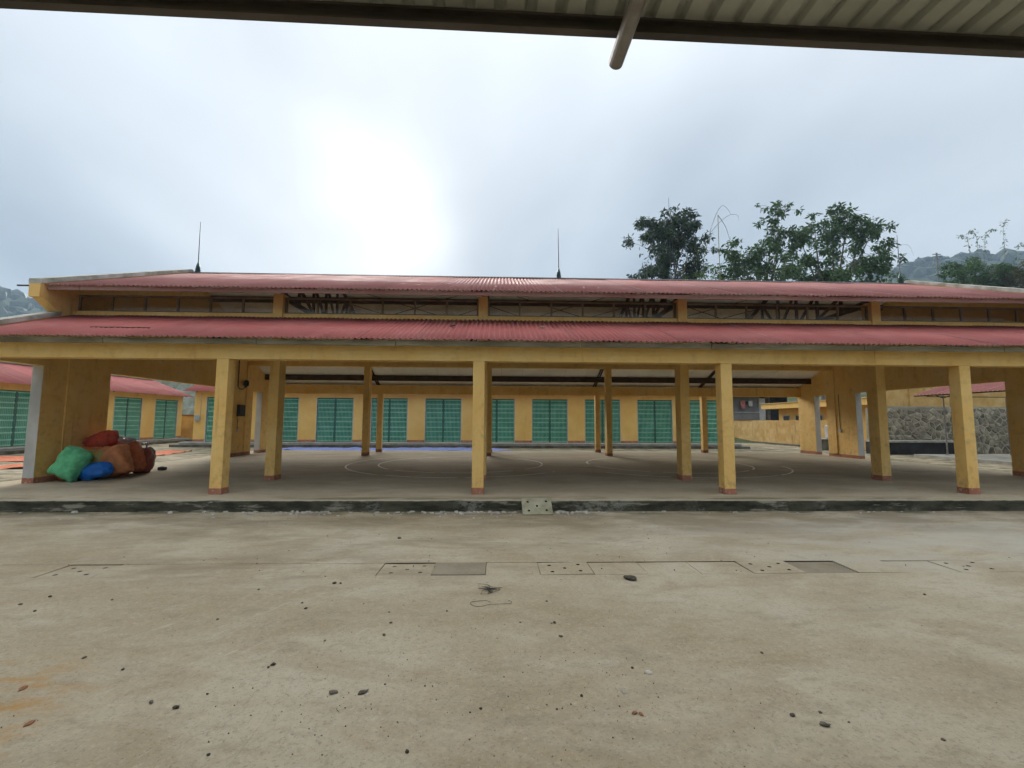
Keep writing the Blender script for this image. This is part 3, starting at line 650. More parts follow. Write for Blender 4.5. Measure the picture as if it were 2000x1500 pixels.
# sway rods between the trusses
for xa, xb in ((-5, 0), (0, 5), (5, 10)):
    for (p, q) in (((xa, 5.7, 5.9), (xb, 6.6, 4.6)), ((xa, 6.6, 4.6), (xb, 5.7, 5.9)), ((xa, 7.0, 5.6), (xb, 9.2, 4.5)), ((xa, 9.2, 4.5), (xb, 7.0, 5.6))):
        MB().tube([p, q], 0.012, 6).build('sway_rod', MAT['steel'], hall)
# clerestory frames
panes = []
xsb = [XL, -5, 0, 5, 10, XR]
for y0 in (2.09, 9.345 + 0.18):
    for i in range(5):
        a = xsb[i] + (CW / 2 + 0.002 if i else 0.002); b = xsb[i + 1] - (CW / 2 + 0.002 if i < 4 else 0.002)
        fr = MB().box(a, b, y0, y0 + 0.05, 4.385, 4.43).box(a, b, y0 - 0.003, y0 + 0.053, 4.016, 4.05).build('clerestory_frame', MAT['frame'], hall)
        nm = 6
        for k_ in range(nm + 1):
            xm = a + (b - a) * k_ / nm; xm = min(max(xm, a + 0.022), b - 0.022)
            MB().box(xm - 0.021, xm + 0.021, y0 + 0.004, y0 + 0.046, 4.05, 4.385).build('mullion', MAT['frame'], fr)
            if k_: panes.append((fr, a + (b - a) * (k_ - 1) / nm + 0.022, a + (b - a) * k_ / nm - 0.022, y0))
gl = NT('dusty_clerestory_glass')
gl.t.nodes.remove(gl.b)
tr = gl.n('ShaderNodeBsdfTransparent'); tr.inputs[0].default_value = (0.80, 0.75, 0.65, 1)
df = gl.n('ShaderNodeBsdfDiffuse'); gs = gl.n('ShaderNodeBsdfGlossy'); gs.inputs['Roughness'].default_value = 0.15
gl.l(gl.mix(gl.ramp(gl.noise(3, 4, 0.6), 0.3, 0.7), (0.16, 0.13, 0.09), (0.27, 0.23, 0.17)), df.inputs[0])
m1 = gl.n('ShaderNodeMixShader'); gl.l(gl.ramp(gl.noise(1.7, 5, 0.65, (1, 1, 2)), 0.3, 0.7, 0.05, 0.15), m1.inputs[0]); gl.l(tr.outputs[0], m1.inputs[1]); gl.l(df.outputs[0], m1.inputs[2])
m2 = gl.n('ShaderNodeMixShader'); m2.inputs[0].default_value = 0.04; gl.l(m1.outputs[0], m2.inputs[1]); gl.l(gs.outputs[0], m2.inputs[2]); gl.l(m2.outputs[0], gl.out.inputs[0])
MAT['glass'] = gl.m
for fr, xa_, xb_, y0 in panes: MB().box(xa_, xb_, y0 + 0.022, y0 + 0.027, 4.051, 4.384).build('pane', MAT['glass'], fr)
# fascia boards along both front eaves and rear ones
def fascia(y, z0, z1, mat, cuts):
    for a, b in zip(cuts[:-1], cuts[1:]):
        dz = rnd.uniform(-0.006, 0.006)
        MB().box(a + 0.006, b - 0.006, y, y + 0.03, z0 + dz, z1 + dz).build('fascia_board', mat, hall)
fascia(-0.235, 2.862, 2.968, MAT['fascia'], [XL, -7.1, -4.25, -1.6, 2.0, 4.6, 7.7, 10.6, XR])
fascia(1.335, zu(1.335) - 0.125, zu(1.335) - 0.03, MAT['fascia_red'], [XL, -9.1, -3.05, 0.2, 3.35, 8.1, XR])
fascia(2 * YC + 0.205, 2.862, 2.968, MAT['fascia'], [XL, -4, 1, 6, XR]); fascia(2 * YC - 1.365, zu(1.335) - 0.125, zu(1.335) - 0.03, MAT['fascia_red'], [XL, -4, 1, 6, XR])
MB().bar((XL - 0.62, 1.31, zu(1.31) - 0.035), (XL - 0.01, 1.31, zu(1.31) - 0.035), 0.03, 0.03).build('purlin_end', MAT['steel'], hall)
# slit torn in the left lower roof: a lapped strip of old sheet
MB().tube([(-7.95 + 0.12 * i, 0.42 + 0.02 * math.sin(i * 1.7), zl(0.42) + 0.022 + 0.008 * math.sin(i * 1.7)) for i in range(11)], 0.012, 6).build('lap_seam', MAT['steel'], hall)

# ------------------------------------------------------------------ lightning rods
for xr_, lab in ((-9.62, 'thin lightning rod on green finial nearest the left gable of the hall'), (2.42, 'thin lightning rod on green finial at the middle of the ridge'), (14.42, 'thin lightning rod on green finial in front of the wooded hill')):
    t = thing('lightning_rod', lab, 'lightning rod', (xr_, YC, RZ + 0.03), 'lightning rods along the hall ridge')
    b = MB(); z = RZ + 0.02
    b.tube([(xr_, YC, z + h) for h, _ in ((0, 0), (0.05, 0), (0.06, 0), (0.10, 0), (0.11, 0), (0.16, 0), (0.17, 0), (0.22, 0), (0.30, 0), (0.36, 0))], [0.085, 0.085, 0.06, 0.085, 0.055, 0.075, 0.05, 0.06, 0.035, 0.018], 12)
    b.build('finial', MAT['rodgreen'], t)
    MB().tube([(xr_, YC, z + 0.34), (xr_ - 0.01, YC, z + 1.2), (xr_ - 0.015, YC, z + 1.76)], [0.016, 0.012, 0.007], 8).build('spike', MAT['rod'], t)

# ------------------------------------------------------------------ shop rows with folding gates
def gate_meshes(w, h):
    back = MB().box(-w / 2, w / 2, 0.05, 0.06, 0, h)
    bars = MB(); nb = 26
    for i in range(nb):
        xx = -w / 2 + (i + 0.5) * w / nb
        bars.box(xx - 0.019, xx + 0.019, 0.02, 0.045, 0.02, h - 0.02)
    bands = MB()
    for zc in (0.20, 0.78, 1.36, 1.94, 2.44):
        for dz in (-0.125, 0.125):
            z0 = zc + dz
            if z0 > h - 0.03: continue
            for sx in (-1, 1):
                bands.box(min(sx * 0.05, sx * (w / 2 - 0.01)), max(sx * 0.05, sx * (w / 2 - 0.01)), 0.006, 0.019, z0 - 0.030, z0 + 0.030)
    # bright ribs in the lattice
    ribs = MB()
    for i in range(nb):
        xx = -w / 2 + (i + 0.5) * w / nb
        if abs(xx) < 0.07: continue
        ribs.box(xx - 0.009, xx + 0.009, -0.004, 0.019, 0.02, h - 0.22)
    st = MB().box(-0.045, 0.045, -0.004, 0.03, 0.0, h - 0.05)
    for zc in (0.25, 1.2, 1.9): st.box(-0.06, 0.06, -0.016, -0.004, zc, zc + 0.09)
    return back.mesh('folding_gate', MAT['green_dark']), bars.mesh('gate_bars', MAT['green']), bands.mesh('lattice_bands', MAT['mint']), ribs.mesh('lattice_ribs', MAT['mint']), st.mesh('meeting_stile', MAT['stile'])
def shop_row(label, origin, rz, x0, x1, gates, gw, gh, zb, wall_top, with_left_end=True, seed=1):
    """row built along local X facing local -Y at y = 0; origin/rz place it"""
    t = thing('shop_row', label, 'shop row', origin, rz=rz, group='rows of market shops')
    mw = world_of(t)
    def put(mb, name, mat, parent=None, **k):
        o = bpy.data.objects.new(name, mb.mesh(name, mat) if isinstance(mb, MB) else mb); C.objects.link(o)
        o.parent = parent or t
        return o
    xs_ = [x0]
    for g in gates: xs_ += [g, g + gw]
    xs_.append(x1)
    wall = MB()
    for a, b in zip(xs_[0::2], xs_[1::2]): wall.box(a, b, 0, 0.2, zb, zb + gh)
    wall.box(x0, x1, 0, 0.2, zb + gh + 0.0005, wall_top)
    wall.box(x0, x0 + 0.2, 0.2005, 5.0, zb, wall_top).box(x1 - 0.2, x1, 0.2005, 5.0, zb, wall_top).box(x0, x1, 5.0, 5.2, zb, wall_top)
    for xe in (x0, x1 - 0.2): wall.prism_x([(0.0, wall_top + 0.0005), (5.2, wall_top + 0.0005), (2.6, wall_top + 1.04)], xe, xe + 0.2)
    put(wall, 'wall', MAT['yellow_shop'])
    for a, b in zip(xs_[0::2], xs_[1::2]): put(MB().box(a + 0.002, b - 0.002, -0.005, 0.001, zb, zb + 0.14), 'plinth_band', MAT['pink'])
    gm = gate_meshes(gw - 0.09, gh - 0.03)
    for g in gates:
        go = put(gm[0], 'folding_gate', None); go.location = (g + gw / 2, 0.06, zb + 0.01)
        for me, nm in zip(gm[1:], ('gate_bars', 'lattice_bands', 'lattice_ribs', 'meeting_stile')):
            c = bpy.data.objects.new(nm, me); C.objects.link(c); c.parent = go
        put(MB().box(g, g + 0.04, -0.006, 0.14, zb, zb + gh - 0.002).box(g + gw - 0.04, g + gw, -0.006, 0.14, zb, zb + gh - 0.002), 'gate_jamb', MAT['jamb'])
        put(MB().box(g + 0.041, g + gw - 0.041, 0.01, 0.10, zb + gh - 0.03, zb + gh - 0.002), 'gate_header', MAT['stile'])
    # porch and steps
    put(MB().box(x0 - 0.4, x1 + 0.15, -0.55, -0.0055, GZ - 0.08, zb - 0.001), 'porch', MAT['conc'])
    put(MB().box(x0 - 0.4, x1 + 0.15, -0.565, -0.5505, zb - 0.05, zb - 0.003), 'porch_nosing', MAT['white'])
    put(MB().box(x0 - 0.7, x1 + 0.5, -0.88, -0.5655, GZ - 0.08, GZ + 0.15), 'step', MAT['concdark'])
    # roof
    ra = math.atan(0.4); ov = 0.5
    ln = (2.6 + ov) / math.cos(ra); nsh = int((x1 - x0 + 0.9) / 1.06) + 1; cv = (x1 - x0 + 0.9) / nsh
    me = corr_mesh('roof_sheet', cv, ln, 10, 0.013, [MAT['red'], MAT['under']])
    ze = wall_top + 0.07 - ov * 0.4
    for k_ in range(nsh):
        o = put(me, 'roof_sheet', None); o.location = (x0 - 0.45 + k_ * cv, -ov, ze + 0.006 * (k_ % 2)); o.rotation_euler = (ra, 0, 0)
        o = put(me, 'roof_sheet', None); o.location = (x0 - 0.45 + (k_ + 1) * cv, 5.2 + ov, ze + 0.006 * (k_ % 2)); o.rotation_euler = (ra, 0, math.pi)
    put(MB().prism_x([(2.45, ze + 1.30), (2.6, ze + 1.375), (2.75, ze + 1.30), (2.6, ze + 1.345)], x0 - 0.45, x1 + 0.45), 'ridge_cap', MAT['ridge'])
    # roof brackets under the eave
    for a, b in zip(xs_[0::2], xs_[1::2]):
        xm = (a + b) / 2
        put(MB().bar((xm, -0.42, ze - 0.01), (xm, -0.001, ze + 0.155), 0.06, 0.06), 'eave_bracket', MAT['steel'])
    return t
RZB = 0.085
shop_row('long yellow shop row with green folding gates seen through the hall', (0, 18.3, 0), 0, -17.9, 15.1, [-17.2 + 3.28 * k_ for k_ in range(10)], 2.22, 2.68, RZB, 3.22)
shop_row('yellow shop row with green folding gates along the left of the yard', (-22.45, 0, 0), math.radians(90), 2.2, 23.75, [18.1 - 3.13 * k_ for k_ in range(5, -2, -1)], 2.05, 2.66, RZB, 3.16)

# meter box on the rear row, boundary wall in the gap beside it
t = thing('meter_box', 'small grey meter box on the end of the rear shop row', 'meter box', (-17.62, 18.28, 1.3))
MB().box(-17.78, -17.5, 18.16, 18.293, 1.32, 1.68).build('housing', MAT['boxgrey'], t, bevel=0.01)
MB().box(-17.76, -17.52, 18.15, 18.1595, 1.36, 1.64).build('cover', MAT['jamb'], t)
MB().tube([(-17.52, 18.28, 1.681), (-17.5, 18.28, 3.0)], 0.012, 6).build('conduit', MAT['boxgrey'], t)
t = thing('boundary_wall', 'short stained yellow wall in the gap between the two shop rows', 'wall', (-20, 25.2, GZ), 'yellow boundary walls')
MB().box(-25.5, -14.0, 25.1, 25.3, GZ - 0.2, 1.68).build('wall', MAT['yellow_old'], t)
MB().box(-25.5, -14.0, 25.06, 25.34, 1.681, 1.76).build('coping', MAT['brickred'], t)
# stony bank rising behind the gap
bk = MB(); q = 26
bv = [(-34 + 22 * i / q, 26.0 + 9 * j / 12, -0.4 + 7.2 * j / 12 + 0.9 * noise.noise((i * 0.5, j * 0.6, 2)) + 0.4 * noise.noise((i * 1.7, j * 1.9, 5))) for j in range(13) for i in range(q + 1)]
bk.add(bv, [(j * (q + 1) + i, j * (q + 1) + i + 1, (j + 1) * (q + 1) + i + 1, (j + 1) * (q + 1) + i) for j in range(12) for i in range(q)])
MAT['bank'] = surf('stony_overgrown_bank', (0.20, 0.22, 0.17), (0.08, 0.12, 0.06), (0.34, 0.35, 0.32), 1.3, 0.95, bump=(5, 0.8, 0.1))
bk.build('rocky_bank', MAT['bank'], kind='structure')

# ------------------------------------------------------------------ right side: boundary wall, low building, grey house
t = thing('boundary_wall', 'long streaked yellow boundary wall behind the right end of the hall', 'wall', (21.1, 24, GZ), 'yellow boundary walls')
MB().box(21.0, 21.2, 17.2, 34, GZ - 0.2, 1.56).build('wall', MAT['yellow_old'], t)
MB().box(20.96, 21.24, 26.4, 34, 1.561, 1.63).build('coping', MAT['brickred'], t)
MB().box(20.55, 20.995, 17.2, 34, GZ - 0.05, GZ + 0.1).build('footing', MAT['concdark'], t)
t = thing('low_building', 'low yellow building with flat slab roof and white framed vents', 'building', (25, 20, GZ))
MB().box(22.6, 29, 14.9, 25.3, GZ - 0.2, 2.46).build('wall', MAT['yellow_shop'], t)
rs = MB().box(21.75, 29.6, 14.9, 26.2, 2.462, 2.84).build('roof_slab', MAT['yellow_shop'], t)
MB().box(21.68, 29.65, 14.9, 26.3, 2.842, 2.90).build('roof_rim', MAT['yellow_old'], rs)
for ya in (20.6, 21.9, 22.6, 24.0):
    w_ = MB().box(22.56, 22.599, ya, ya + 0.75, 1.50, 1.95).build('vent_window', MAT['jamb'], t)
    MB().box(22.552, 22.5595, ya + 0.07, ya + 0.68, 1.56, 1.89).build('pane', MAT['boxdark'], w_)
t = thing('water_trough', 'grey concrete trough seen through the far right doorway', 'trough', (20.0, 16.6, GZ))
MB().box(19.15, 20.4, 16.35, 16.47, GZ - 0.05, 0.42).box(19.15, 20.4, 17.0, 17.1, GZ - 0.05, 0.42).box(19.15, 19.25, 16.47, 17.0, GZ - 0.05, 0.42).box(20.3, 20.4, 16.47, 17.0, GZ - 0.05, 0.42).build('basin', MAT['concdark'], t)
MB().box(19.1, 20.45, 16.30, 17.15, 0.421, 0.48).build('rim', MAT['conc'], t)
wt_ = tag(MB().box(19.75, 20.25, 16.5, 16.8, 0.481, 1.26).build('plastic_drum', MAT['white'], None, bevel=0.06), 'pale plastic drum standing on the grey trough', 'drum')
t = thing('grey_house', 'small grey boarded house with washing hung outside', 'house', (24, 32, GZ))
MB().box(20.5, 24.6, 31.0, 35, GZ - 0.4, 4.3).build('wall', MAT['greyhouse'], t)
MB().box(20.5, 24.6, 30.8, 30.995, 1.2, 2.28).build('parapet', MAT['greyhouse'], t)
MB().box(24.38, 24.95, 30.78, 30.999, 1.2, 3.6).build('corner_post', MAT['white'], t)
MB().box(20.45, 24.4, 30.72, 30.799, 2.28, 2.34).build('rail', MAT['white'], t)
MB().box(24.6, 27.6, 31.6, 35, GZ - 0.4, 4.3).build('dark_opening', MAT['black'], t)  # solid black block painting the shade of an opening beside the house
MB().prism_x([(30.2, 3.72), (35.2, 5.0), (35.2, 5.06), (30.2, 3.78)], 20.2, 28.0).build('roof', MAT['fascia'], t)
def cloth(name, label, px, py, Y, w, h, mat):
    p = at(px, py, Y); mb = MB(); a, b = 7, 8
    vs_ = [(p.x + w * (i / a - 0.5) * (1 - 0.25 * abs(j / b - 0.3)), p.y + 0.05 * math.sin(i * 1.9 + j * 0.5) + 0.02, p.z - h * j / b + 0.02 * math.sin(i * 2.0)) for j in range(b + 1) for i in range(a + 1)]
    mb.add(vs_, [(j * (a + 1) + i, j * (a + 1) + i + 1, (j + 1) * (a + 1) + i + 1, (j + 1) * (a + 1) + i) for j in range(b) for i in range(a)])
    o = mb.build(name, mat, smooth=True); o.modifiers.new('s', 'SOLIDIFY').thickness = 0.015
    return tag(o, label, 'laundry', 'washing hung on the grey house')
cloth('hanging_cloth', 'faded pink cloth hung against the grey house', 1451, 782, 30.7, 0.42, 0.75, MAT['cloth_pink'])
cloth('hanging_cloth', 'white cloth hung against the grey house', 1466, 783, 30.7, 0.38, 0.5, MAT['cloth_white'])
cloth('hanging_cloth', 'small black cloth hung between pink and white washing', 1459, 784, 30.68, 0.12, 0.3, MAT['cloth_black'])

# ------------------------------------------------------------------ right side: rubble retaining wall
t = thing('stone_wall', 'rubble stone retaining wall with pale mortar behind the small shelter', 'wall', (25, 14.4, GZ))
MB().box(20.6, 33, 14.2, 14.8, GZ - 0.2, 2.24).build('mortar_core', MAT['mortar'], t)
def clip(poly, nx_, ny_, d_):
    out = []
    for i in range(len(poly)):
        a, b = poly[i], poly[(i + 1) % len(poly)]
        da, db = a[0] * nx_ + a[1] * ny_ - d_, b[0] * nx_ + b[1] * ny_ - d_
        if da <= 0: out.append(a)
        if (da < 0 < db) or (db < 0 < da):
            u = da / (da - db); out.append((a[0] + (b[0] - a[0]) * u, a[1] + (b[1] - a[1]) * u))
    return out
r3 = random.Random(5); seeds = []
cw_, ch_ = 0.37, 0.235
for j in range(11):
    for i in range(26):
        seeds.append((20.65 + (i + 0.5 * (j % 2) + r3.uniform(-0.48, 0.48)) * cw_, GZ + 0.02 + (j + 0.5 + r3.uniform(-0.46, 0.46)) * ch_))
for (sx, sz) in seeds:
    if not (20.6 < sx < 29.6 and GZ < sz < 2.22): continue
    pl = [(sx - 0.6, sz - 0.4), (sx + 0.6, sz - 0.4), (sx + 0.6, sz + 0.4), (sx - 0.6, sz + 0.4)]
    pl = clip(clip(clip(pl, 0, 1, 2.22), 0, -1, -(GZ - 0.02)), -1, 0, -20.62)
    for (qx, qz) in seeds:
        dx, dz = qx - sx, (qz - sz)
        dd = math.hypot(dx, dz)
        if 0 < dd < 1.0: pl = clip(pl, dx / dd, dz / dd, (sx * dx + sz * dz) / dd + dd / 2 - 0.021)
    if len(pl) < 3: continue
    cx_ = sum(p[0] for p in pl) / len(pl); cz_ = sum(p[1] for p in pl) / len(pl)
    pr_ = r3.uniform(0.015, 0.05); nn = len(pl)
    v_ = [(px_ - cx_, 0.03, pz_ - cz_) for px_, pz_ in pl] + [((px_ - cx_) * 0.94, -pr_ * 0.55, (pz_ - cz_) * 0.94) for px_, pz_ in pl] + [((px_ - cx_) * 0.66, -pr_ + r3.uniform(-0.012, 0.012), (pz_ - cz_) * 0.66) for px_, pz_ in pl]
    f_ = [(i, (i + 1) % nn, nn + (i + 1) % nn, nn + i) for i in range(nn)] + [(nn + i, nn + (i + 1) % nn, 2 * nn + (i + 1) % nn, 2 * nn + i) for i in range(nn)] + [tuple(2 * nn + i for i in range(nn))]
    MB().add(v_, f_).build('stone', MAT['stone'], t, loc=(cx_, 14.2, cz_))
t = thing('terrace_wall', 'plain yellow wall standing on top of the rubble retaining wall', 'wall', (25, 14.7, 2.25))
MB().box(20.6, 33, 14.45, 14.65, 2.241, 3.9).build('wall', MAT['yellow_old'], t)
for xp in (22.85, 26.2, 29.6): MB().box(xp - 0.09, xp + 0.09, 14.36, 14.449, 2.241, 3.9).build('pilaster', MAT['yellow_old'], t)
MB().box(20.6, 33, 14.22, 14.355, 2.242, 2.30).build('ledge', MAT['conc'], t)
t = thing('black_bench', 'low black masonry bench with pale top below the stone wall', 'bench', (22, 13.5, GZ))
MB().box(19.9, 24.9, 13.2, 14.1, GZ - 0.05, 0.42).build('body', MAT['black'], t)  # body in near black throughout
MB().box(19.85, 24.95, 13.15, 14.1, 0.421, 0.50).build('top', MAT['conc'], t)
# pad and shelter
pad = MB().add([(20.35, 11.9, -0.07), (26, 11.9, -0.07), (26, 3, -0.07), (20.15, 3, -0.07), (20.35, 11.9, -0.32), (26, 11.9, -0.32), (26, 3, -0.32), (20.15, 3, -0.32)],
               [(0, 1, 2, 3), (4, 7, 6, 5), (0, 4, 5, 1), (1, 5, 6, 2), (2, 6, 7, 3), (3, 7, 4, 0)]).build('shelter_pad', MAT['conc'], kind='structure')
t = thing('open_shelter', 'small open shelter with faded red roof on a thin steel post', 'shelter', (22, 9, -0.07))
for yy in (11.3, 7.0):
    MB().tube([(21.4, yy, -0.07), (21.4, yy, 0.05), (21.4, yy, 2.72)], [0.05, 0.032, 0.03], 10).build('post', MAT['galv'], t)
    MB().tube([(21.4, yy, -0.069), (21.4, yy, -0.05)], 0.1, 12).build('base_plate', MAT['galv'], t)
    MB().bar((21.4, yy, 2.6), (20.75, yy, 2.83), 0.04).bar((21.4, yy, 2.6), (22.05, yy, 2.83), 0.04).bar((20.6, yy, 2.66), (24.5, yy, 2.66), 0.035).build('bracket', MAT['steel'], t)
    MB().bar((24.5, yy, 2.66), (24.5, yy, -0.08), 0.06).build('rear_post', MAT['galv'], t)
ra = math.atan(0.3)
me = corr_mesh('roof_sheet', 1.02, 3.2, 6, 0.025, [MAT['red_pale'], MAT['under']], trap=True)
for k_ in range(8):
    obj('roof_sheet', me, t, loc=(20.25, 3.6 + 1.02 * (k_ + 1), 2.72 + 0.006 * (k_ % 2)), rot=(ra, 0, -math.pi / 2))
MB().bar((20.4, 3.7, 2.70), (20.4, 11.7, 2.70), 0.05).bar((23.2, 3.7, 3.55), (23.2, 11.7, 3.55), 0.05).build('purlin', MAT['steel'], t)

# ------------------------------------------------------------------ canopy over the photographer
CA = math.radians(-1.0)
t = thing('near_canopy', 'corrugated canopy with brown edge channel overhead at the top of the view', 'canopy', (0.4, -7.1, 2.9), rz=-CA)
def putc(mb, name, mat):
    o = bpy.data.objects.new(name, mb.mesh(name, mat)); C.objects.link(o); o.parent = t; return o
def seg(a, b):
    mb = MB()
    mb.box(a, b, -0.006, 0.0, 0.0, 0.062).box(a, b, -0.03, -0.0062, 0.0, 0.005).box(a, b, -0.03, -0.0062, 0.057, 0.062).box(a, b, -0.032, -0.0301, 0.0, 0.010).box(a, b, -0.032, -0.0301, 0.052, 0.062)
    return mb
for a, b in ((-6, 0.999), (0.9995, 6.5)): putc(seg(a, b), 'edge_channel', MAT['canopy_beam'])
for xx in (-4.55, 0.452, 5.45):
    putc(MB().tube([(xx, 0.086, -0.031), (xx, 0.081, -0.031), (xx, -0.1, -0.031), (xx, -5.5, -0.02)], [0.024, 0.029, 0.029, 0.029], 16), 'rafter_pipe', MAT['galv'])
for yy in (-1.6, -3.2, -4.8): putc(MB().box(-6, 6.5, yy - 0.04, yy, 0.005, 0.062), 'purlin', MAT['canopy_beam'])
me = corr_mesh('roof_sheet', 1.02, 5.9, 9, 0.024, [MAT['red_pale'], MAT['canopy_under']], trap=True)
for k_ in range(12):
    o = bpy.data.objects.new('roof_sheet', me); C.objects.link(o); o.parent = t
    o.location = (-6.0 + 1.02 * k_, -5.85, 0.068 + 0.032 + 0.006 * (k_ % 2)); o.rotation_euler = (-0.006, 0, 0)
for xx in (-4.55, 5.45):
    for yy in (-0.9, -5.0):
        putc(MB().tube([(xx, yy, -3.1), (xx, yy, -0.061)], 0.04, 12), 'post', MAT['galv'])

# ------------------------------------------------------------------ sacks
def round_sack(sx, sy, sz, seed, wr=0.05):
    U, V = 36, 26; vs_, fs_ = [], []; s_ = Vector((seed * 2.1, seed * 0.7, seed))
    def sp(c, e): return math.copysign(abs(c) ** e, c)
    for j in range(V + 1):
        ph = -math.pi / 2 + math.pi * j / V
        for i in range(U):
            th = 2 * math.pi * i / U
            cp = sp(math.cos(ph), 0.55); x_, y_, z_ = cp * sp(math.cos(th), 0.85), cp * sp(math.sin(th), 0.85), sp(math.sin(ph), 0.85)
            e_ = abs(z_) ** 5; y_ *= 1 - 0.45 * e_; x_ *= 1 + 0.06 * e_
            p = Vector((x_, y_, z_))
            d_ = 1 + wr * 1.9 * noise.noise(p * 1.4 + s_) + wr * 1.4 * abs(noise.noise(Vector((x_ * 2.5, y_ * 2.5, z_ * 6)) + s_)) + wr * 0.5 * noise.noise(p * 8 + s_) - wr * 0.9 * max(0.0, 0.16 - abs(noise.noise(p * 2.6 + s_ * 1.7))) * 5 + wr * 0.8 * e_ * math.sin(th * 9 + seed)
            vs_.append((x_ * sx * d_, y_ * sy * d_, z_ * sz * d_))
    for j in range(V):
        for i in range(U): fs_.append((j * U + i, j * U + (i + 1) % U, (j + 1) * U + (i + 1) % U, (j + 1) * U + i))
    return vs_, fs_
def sack_mesh(sx, sy, sz, seed, wr=0.05, fat=0.42, rnd_=False):
    if rnd_: return round_sack(sx, sy, sz, seed, wr)
    return pillow_sack(sx, sy, sz, seed, wr, fat)
def pillow_sack(sx, sy, sz, seed, wr=0.05, fat=0.42):
    """a filled woven sack: two panels joined along a seam, corners left as ears, creases running in from the seam"""
    N = 22; vs_, fs_ = [], []; s_ = Vector((seed * 2.1, seed * 0.7, seed))
    idx = {}
    for side in (1, -1):
        for j in range(N + 1):
            for i in range(N + 1):
                if side < 0 and (i in (0, N) or j in (0, N)): idx[side, i, j] = idx[1, i, j]; continue
                u = math.sin((i / N - 0.5) * math.pi); v = math.sin((j / N - 0.5) * math.pi)
                t_ = max(0.0, (1 - u ** 4) * (1 - v ** 6)) ** fat
                x_ = u * (1 - 0.05 * (1 - v * v) * u * u - 0.05 * v ** 8); z_ = v * (1 - 0.03 * (1 - u * u) * v * v - 0.05 * u ** 8)
                y_ = side * t_
                e_ = max(abs(u), abs(v)) ** 3
                p = Vector((x_, y_, z_))
                d_ = 1 + wr * 1.8 * noise.noise(p * 1.4 + s_) + wr * 0.9 * noise.noise(Vector((x_ * 3, y_ * 2, z_ * 6)) + s_) + wr * 0.5 * noise.noise(p * 8 + s_) - wr * 0.9 * max(0.0, 0.16 - abs(noise.noise(p * 2.6 + s_ * 1.7))) * 5
                cr_ = wr * e_ * 1.3 * math.sin(u * 17 + seed + 3 * noise.noise(p * 3 + s_)) * abs(v) + wr * 1.2 * abs(noise.noise(Vector((u * 2, side, v * 7)) + s_)) * (1 - e_)
                idx[side, i, j] = len(vs_)
                vs_.append((x_ * sx * d_, (y_ * d_ + side * cr_ * t_) * sy, z_ * sz * d_))
    for side in (1, -1):
        for j in range(N):
            for i in range(N):
                f = (idx[side, i, j], idx[side, i + 1, j], idx[side, i + 1, j + 1], idx[side, i, j + 1])
                fs_.append(f if side < 0 else f[::-1])
    return vs_, fs_
def sack(name, label, cat, loc, size, rot, mat, seed, neck=None, **k):
    vs_, fs_ = sack_mesh(*size, seed, **k)
    R = Matrix.Rotation(rot[2], 3, 'Z') @ Matrix.Rotation(rot[1], 3, 'Y') @ Matrix.Rotation(rot[0], 3, 'X')
    w_ = [R @ Vector(v) for v in vs_]; lo = min(v.z for v in w_)
    base = Vector((loc[0], loc[1], loc[2] - lo))
    if loc[2] == 0:                                             # settle onto the floor: flatten the underside a little
        for v in w_:
            if v.z < lo + 0.05: v.z = lo + 0.012 * (v.z - lo) / 0.05
    o = MB().add(w_, fs_).build(name, mat, smooth=True, loc=base)
    tag(o, label, cat, 'sacks piled against the left wall pier')
    if neck:
        tp = R @ Vector((0, 0, size[2] * 0.96)) + base; d_ = R @ Vector((0, 0, 1)); r_ = R @ Vector((1, 0, 0))
        mb = MB()
        mb.tube([tp - d_ * 0.03, tp + d_ * 0.05, tp + d_ * 0.09], [0.05, 0.018, 0.024], 10)
        for a_ in (-0.9, -0.35, 0.2, 0.75): mb.bar(tp + d_ * 0.07, tp + d_ * 0.19 + r_ * 0.11 * a_ + Vector((0, 0.03 * math.sin(a_ * 9), 0)), 0.05, 0.008)
        mb.build('tied_neck', mat, o, smooth=True)
    return o
sack('sack', 'bright green sack leaning at the front of the pile', 'sack', (-9.32, 1.74, 0), (0.28, 0.20, 0.35), (-0.22, 0.42, 0.1), MAT['sack_green'], 1, wr=0.07)
sack('sack', 'blue plastic sack lying low between green and orange sacks', 'sack', (-8.97, 1.97, 0), (0.18, 0.19, 0.33), (0.1, 1.32, 0.15), MAT['sack_blue'], 2, wr=0.09, rnd_=True)
sack('sack', 'large plump orange sack right of the blue one', 'sack', (-8.93, 2.42, 0), (0.30, 0.24, 0.365), (-0.15, -0.30, 0.30), MAT['sack_orange'], 3, wr=0.07)
sack('sack', 'dull rust coloured sack behind the plump orange one', 'sack', (-9.02, 2.95, 0), (0.30, 0.24, 0.37), (0.0, -0.15, 0.5), MAT['sack_rust'], 4, wr=0.08, rnd_=True)
sack('sack', 'cloudy grey bag with tied neck at the right end of the pile', 'sack', (-9.16, 3.62, 0), (0.21, 0.21, 0.30), (0.0, 0.06, 0.3), MAT['sack_grey'], 5, neck=True, wr=0.09, rnd_=True)
sack('sack', 'dark maroon sack squeezed between rust and grey bags', 'sack', (-9.02, 3.34, 0), (0.24, 0.20, 0.30), (0.1, 0.1, 0.2), MAT['sack_maroon'], 6, wr=0.09, rnd_=True)
sack('sack', 'red sack slumped on top of the pile', 'sack', (-9.46, 2.62, 0.62), (0.20, 0.22, 0.34), (0.2, 1.25, 0.25), MAT['sack_red'], 7, wr=0.12, rnd_=True)
sack('sack', 'orange sack half hidden behind the green one', 'sack', (-9.60, 1.98, 0), (0.19, 0.19, 0.30), (0, 0.1, 0.3), MAT['sack_orange'], 8, wr=0.08)
